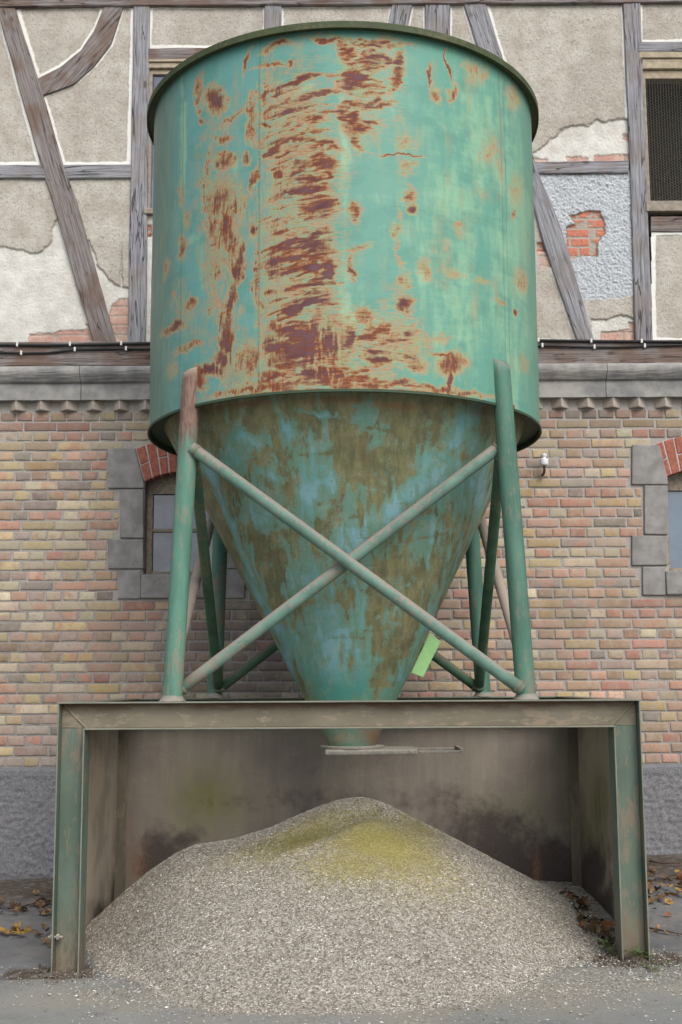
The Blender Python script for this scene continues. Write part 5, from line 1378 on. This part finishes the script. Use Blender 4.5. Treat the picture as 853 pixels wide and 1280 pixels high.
for k_, c_ in LC.items():
    m = Mt('leaf_' + k_.replace(' ', '_'))
    LM[k_] = m.fin(m.mix(m.rm(m.noise(3, 4), .35, .65), K(c_, .65), K(c_, 1.2)), .7, m.bump(m.noise(8, 3), .4, .05), spec=.25)
LMESH = {}
for k_ in LC:
    for q in range(4):
        me = leaf_mesh('fallen_leaf', rng, q % 2 == 1); me.materials.append(LM[k_]); LMESH[(k_, q)] = me
def leaf(x, y, z, size, colr, label, group, flat=.5):
    o = bpy.data.objects.new('fallen_leaf', LMESH[(colr, random.randrange(4))]); col.objects.link(o)
    o.location = (x, y, z + size * .08); o.scale = (size,) * 3
    o.rotation_euler = (random.gauss(0, flat), random.gauss(0, flat), random.uniform(0, 6.28))
    tag(o, label, 'leaf', group)
def px_ground(px, py):
    z = 0
    for _ in range(6):
        p = atz(px, py, z); z = float(gz(p.x, p.y))
    return p
def scatter_leaves(n_, box, cols_, size, label, group, onheap=False, cent=None):
    k = 0
    while k < n_:
        px = random.uniform(box[0], box[2]); py = random.uniform(box[1], box[3])
        if cent:
            px = random.gauss((box[0] + box[2]) / 2, (box[2] - box[0]) / 4); py = random.gauss((box[1] + box[3]) / 2, (box[3] - box[1]) / 4)
        p = px_ground(px, py); z = p.z
        if onheap:
            if p.x > xr_ - .03: continue
            hz_ = float(heap_h(np.array([p.x]), np.array([p.y]))[0][0]); z = hz_ + .008
        if p.y > DW - .12: continue
        c_ = random.choice(cols_)
        leaf(p.x, p.y, z + .006 + random.random() * .02, random.uniform(*size), c_, label.replace('COL', c_), group)
        k += 1
scatter_leaves(34, (-6, 1128, 64, 1146), ['brown', 'tan', 'dark brown', 'brown'], (.035, .065), 'COL dry leaf in the litter strip left of the steel bay', 'leaf litter left of the bay')
scatter_leaves(8, (0, 1162, 34, 1172), ['yellow', 'tan'], (.06, .085), 'larger COL curled leaf in the small clump on the asphalt left of the bay', 'leaf clump left of the bay', cent=True)
scatter_leaves(7, (44, 1118, 64, 1148), ['yellow', 'tan', 'brown'], (.05, .075), 'COL leaf lying against the left post foot of the bay', 'leaves beside the left post')
scatter_leaves(6, (42, 1160, 64, 1190), ['tan', 'brown'], (.04, .06), 'single COL leaf on bare asphalt beside the left post', 'stray leaves beside the left post')
scatter_leaves(46, (808, 1088, 856, 1132), ['brown', 'orange', 'tan', 'dark brown', 'yellow'], (.03, .06), 'COL leaf in the dark litter at the wall foot right of the bay', 'leaf litter right of the bay')
scatter_leaves(7, (816, 1138, 850, 1175), ['orange', 'tan', 'brown'], (.03, .045), 'stray COL leaf on the asphalt right of the bay', 'stray leaves right of the bay')
for t in np.linspace(0, 1, 52):
    px = 712 + 52 * t + random.gauss(0, 5); py = 1142 + 44 * t + random.gauss(0, 6)
    p = px_ground(px, py)
    if p.x > xr_ - .05: continue
    c_ = random.choice(['brown', 'dark brown', 'tan', 'orange', 'brown', 'dark brown'])
    z = float(heap_h(np.array([p.x]), np.array([p.y]))[0][0])
    leaf(p.x, p.y, z + .012 + random.random() * .02, random.uniform(.035, .075), c_, c_ + ' dead leaf drifted along the right side plate inside the bay', 'leaves drifted inside the bay')

# weeds at the right foot
m = Mt('weed_green'); MAT['weed'] = m.fin(m.mix(m.noise(20, 3), srgb(62, 92, 46), srgb(104, 132, 76)), .6, spec=.25)
m = Mt('weed_stem'); MAT['stem'] = m.fin(srgb(96, 100, 60), .7)
for (px, py, lab, nn, sc) in ((805, 1196, 'small green weed at the outer foot of the right post', 16, .028), (768, 1190, 'small green weed sprouting at the inner foot of the right post', 18, .026), (820, 1212, 'tiny weed seedling on the concrete just beyond the right post', 7, .018)):
    p = px_ground(px, py + 5)
    w = thing('weed', lab, 'weed', tuple(p))
    st = MB(); V = []; Fc = []
    for k in range(nn):
        a = random.uniform(0, 6.28); ln = random.uniform(.02, .085); hh = random.uniform(.012, .075)
        e_ = Vector((math.cos(a) * ln, math.sin(a) * ln * .6, hh)); st.tube([Vector((0, 0, 0)), e_ * .5 + Vector((0, 0, .01)), e_], .0014, 5)
        for q in range(3):
            b_a = a + random.uniform(-1.2, 1.2); d = Vector((math.cos(b_a), math.sin(b_a), random.uniform(-.2, .4))).normalized() * sc; s_ = d.cross(Vector((0, 0, 1))).normalized() * sc * .38
            k0 = len(V); V += [tuple(e_), tuple(e_ + d * .5 + s_), tuple(e_ + d), tuple(e_ + d * .5 - s_)]; Fc += [(k0, k0 + 1, k0 + 2), (k0, k0 + 2, k0 + 3)]
    st.build('stem', MAT['stem'], w); mesh_obj('leaves', V, Fc, MAT['weed'], w)
# twigs
def twig(pts, r_, lab):
    P = [px_ground(*q) for q in pts]
    m_ = MB(); m_.tube([p + Vector((0, 0, r_ + .008 + random.uniform(0, .008))) for p in P], [r_ * (1 - .6 * i / len(P)) for i in range(len(P))], 6)
    o = m_.build('twig', MAT['rusted'], None, smooth=True); tag(o, lab, 'twig')
twig([(812, 1163), (822, 1166), (836, 1168), (856, 1172)], .005, 'thin dark twig on the asphalt right of the bay')
twig([(10, 1140), (28, 1136), (44, 1131), (52, 1126)], .005, 'dark twig lying in the leaf litter by the left plinth')
twig([(812, 1079), (826, 1082), (850, 1083)], .006, 'dark root running along the wall foot right of the bay')
# crumbs of dirt around the post feet
V = []; Fc = []
for k in range(900):
    if k < 380: x = random.gauss(xl_ + .08, .07); y = random.gauss(YF + .02, .06)
    elif k < 760: x = random.gauss(xr_ - .06, .11); y = random.gauss(YF - .02, .07)
    else: x = random.uniform(-2.6, 2.6); y = random.uniform(5.3, 6.3)
    s_ = abs(random.gauss(0, .0045)) + .002 if k < 760 else abs(random.gauss(0, .002)) + .0015; z = float(gz(x, y)) + s_ * .4 + .006; k0 = len(V)
    for dx, dy, dz in ((1, 0, 0), (-.5, .9, 0), (-.5, -.9, 0), (0, 0, 1.1), (0, 0, -1)): V.append((x + dx * s_ * random.uniform(.7, 1.3), y + dy * s_ * random.uniform(.7, 1.3), z + dz * s_))
    Fc += [(k0, k0 + 1, k0 + 3), (k0 + 1, k0 + 2, k0 + 3), (k0 + 2, k0, k0 + 3), (k0 + 1, k0, k0 + 4), (k0 + 2, k0 + 1, k0 + 4), (k0, k0 + 2, k0 + 4)]
MAT['crumb'] = plain('soil_crumb', srgb(88, 80, 72), .95, .3, 40, .3)
o = mesh_obj('soil_crumbs', V, Fc, MAT['crumb']); tag(o, 'loose crumbs of dirt on the ground around the feet of the steel bay', 'dirt', kind='stuff')
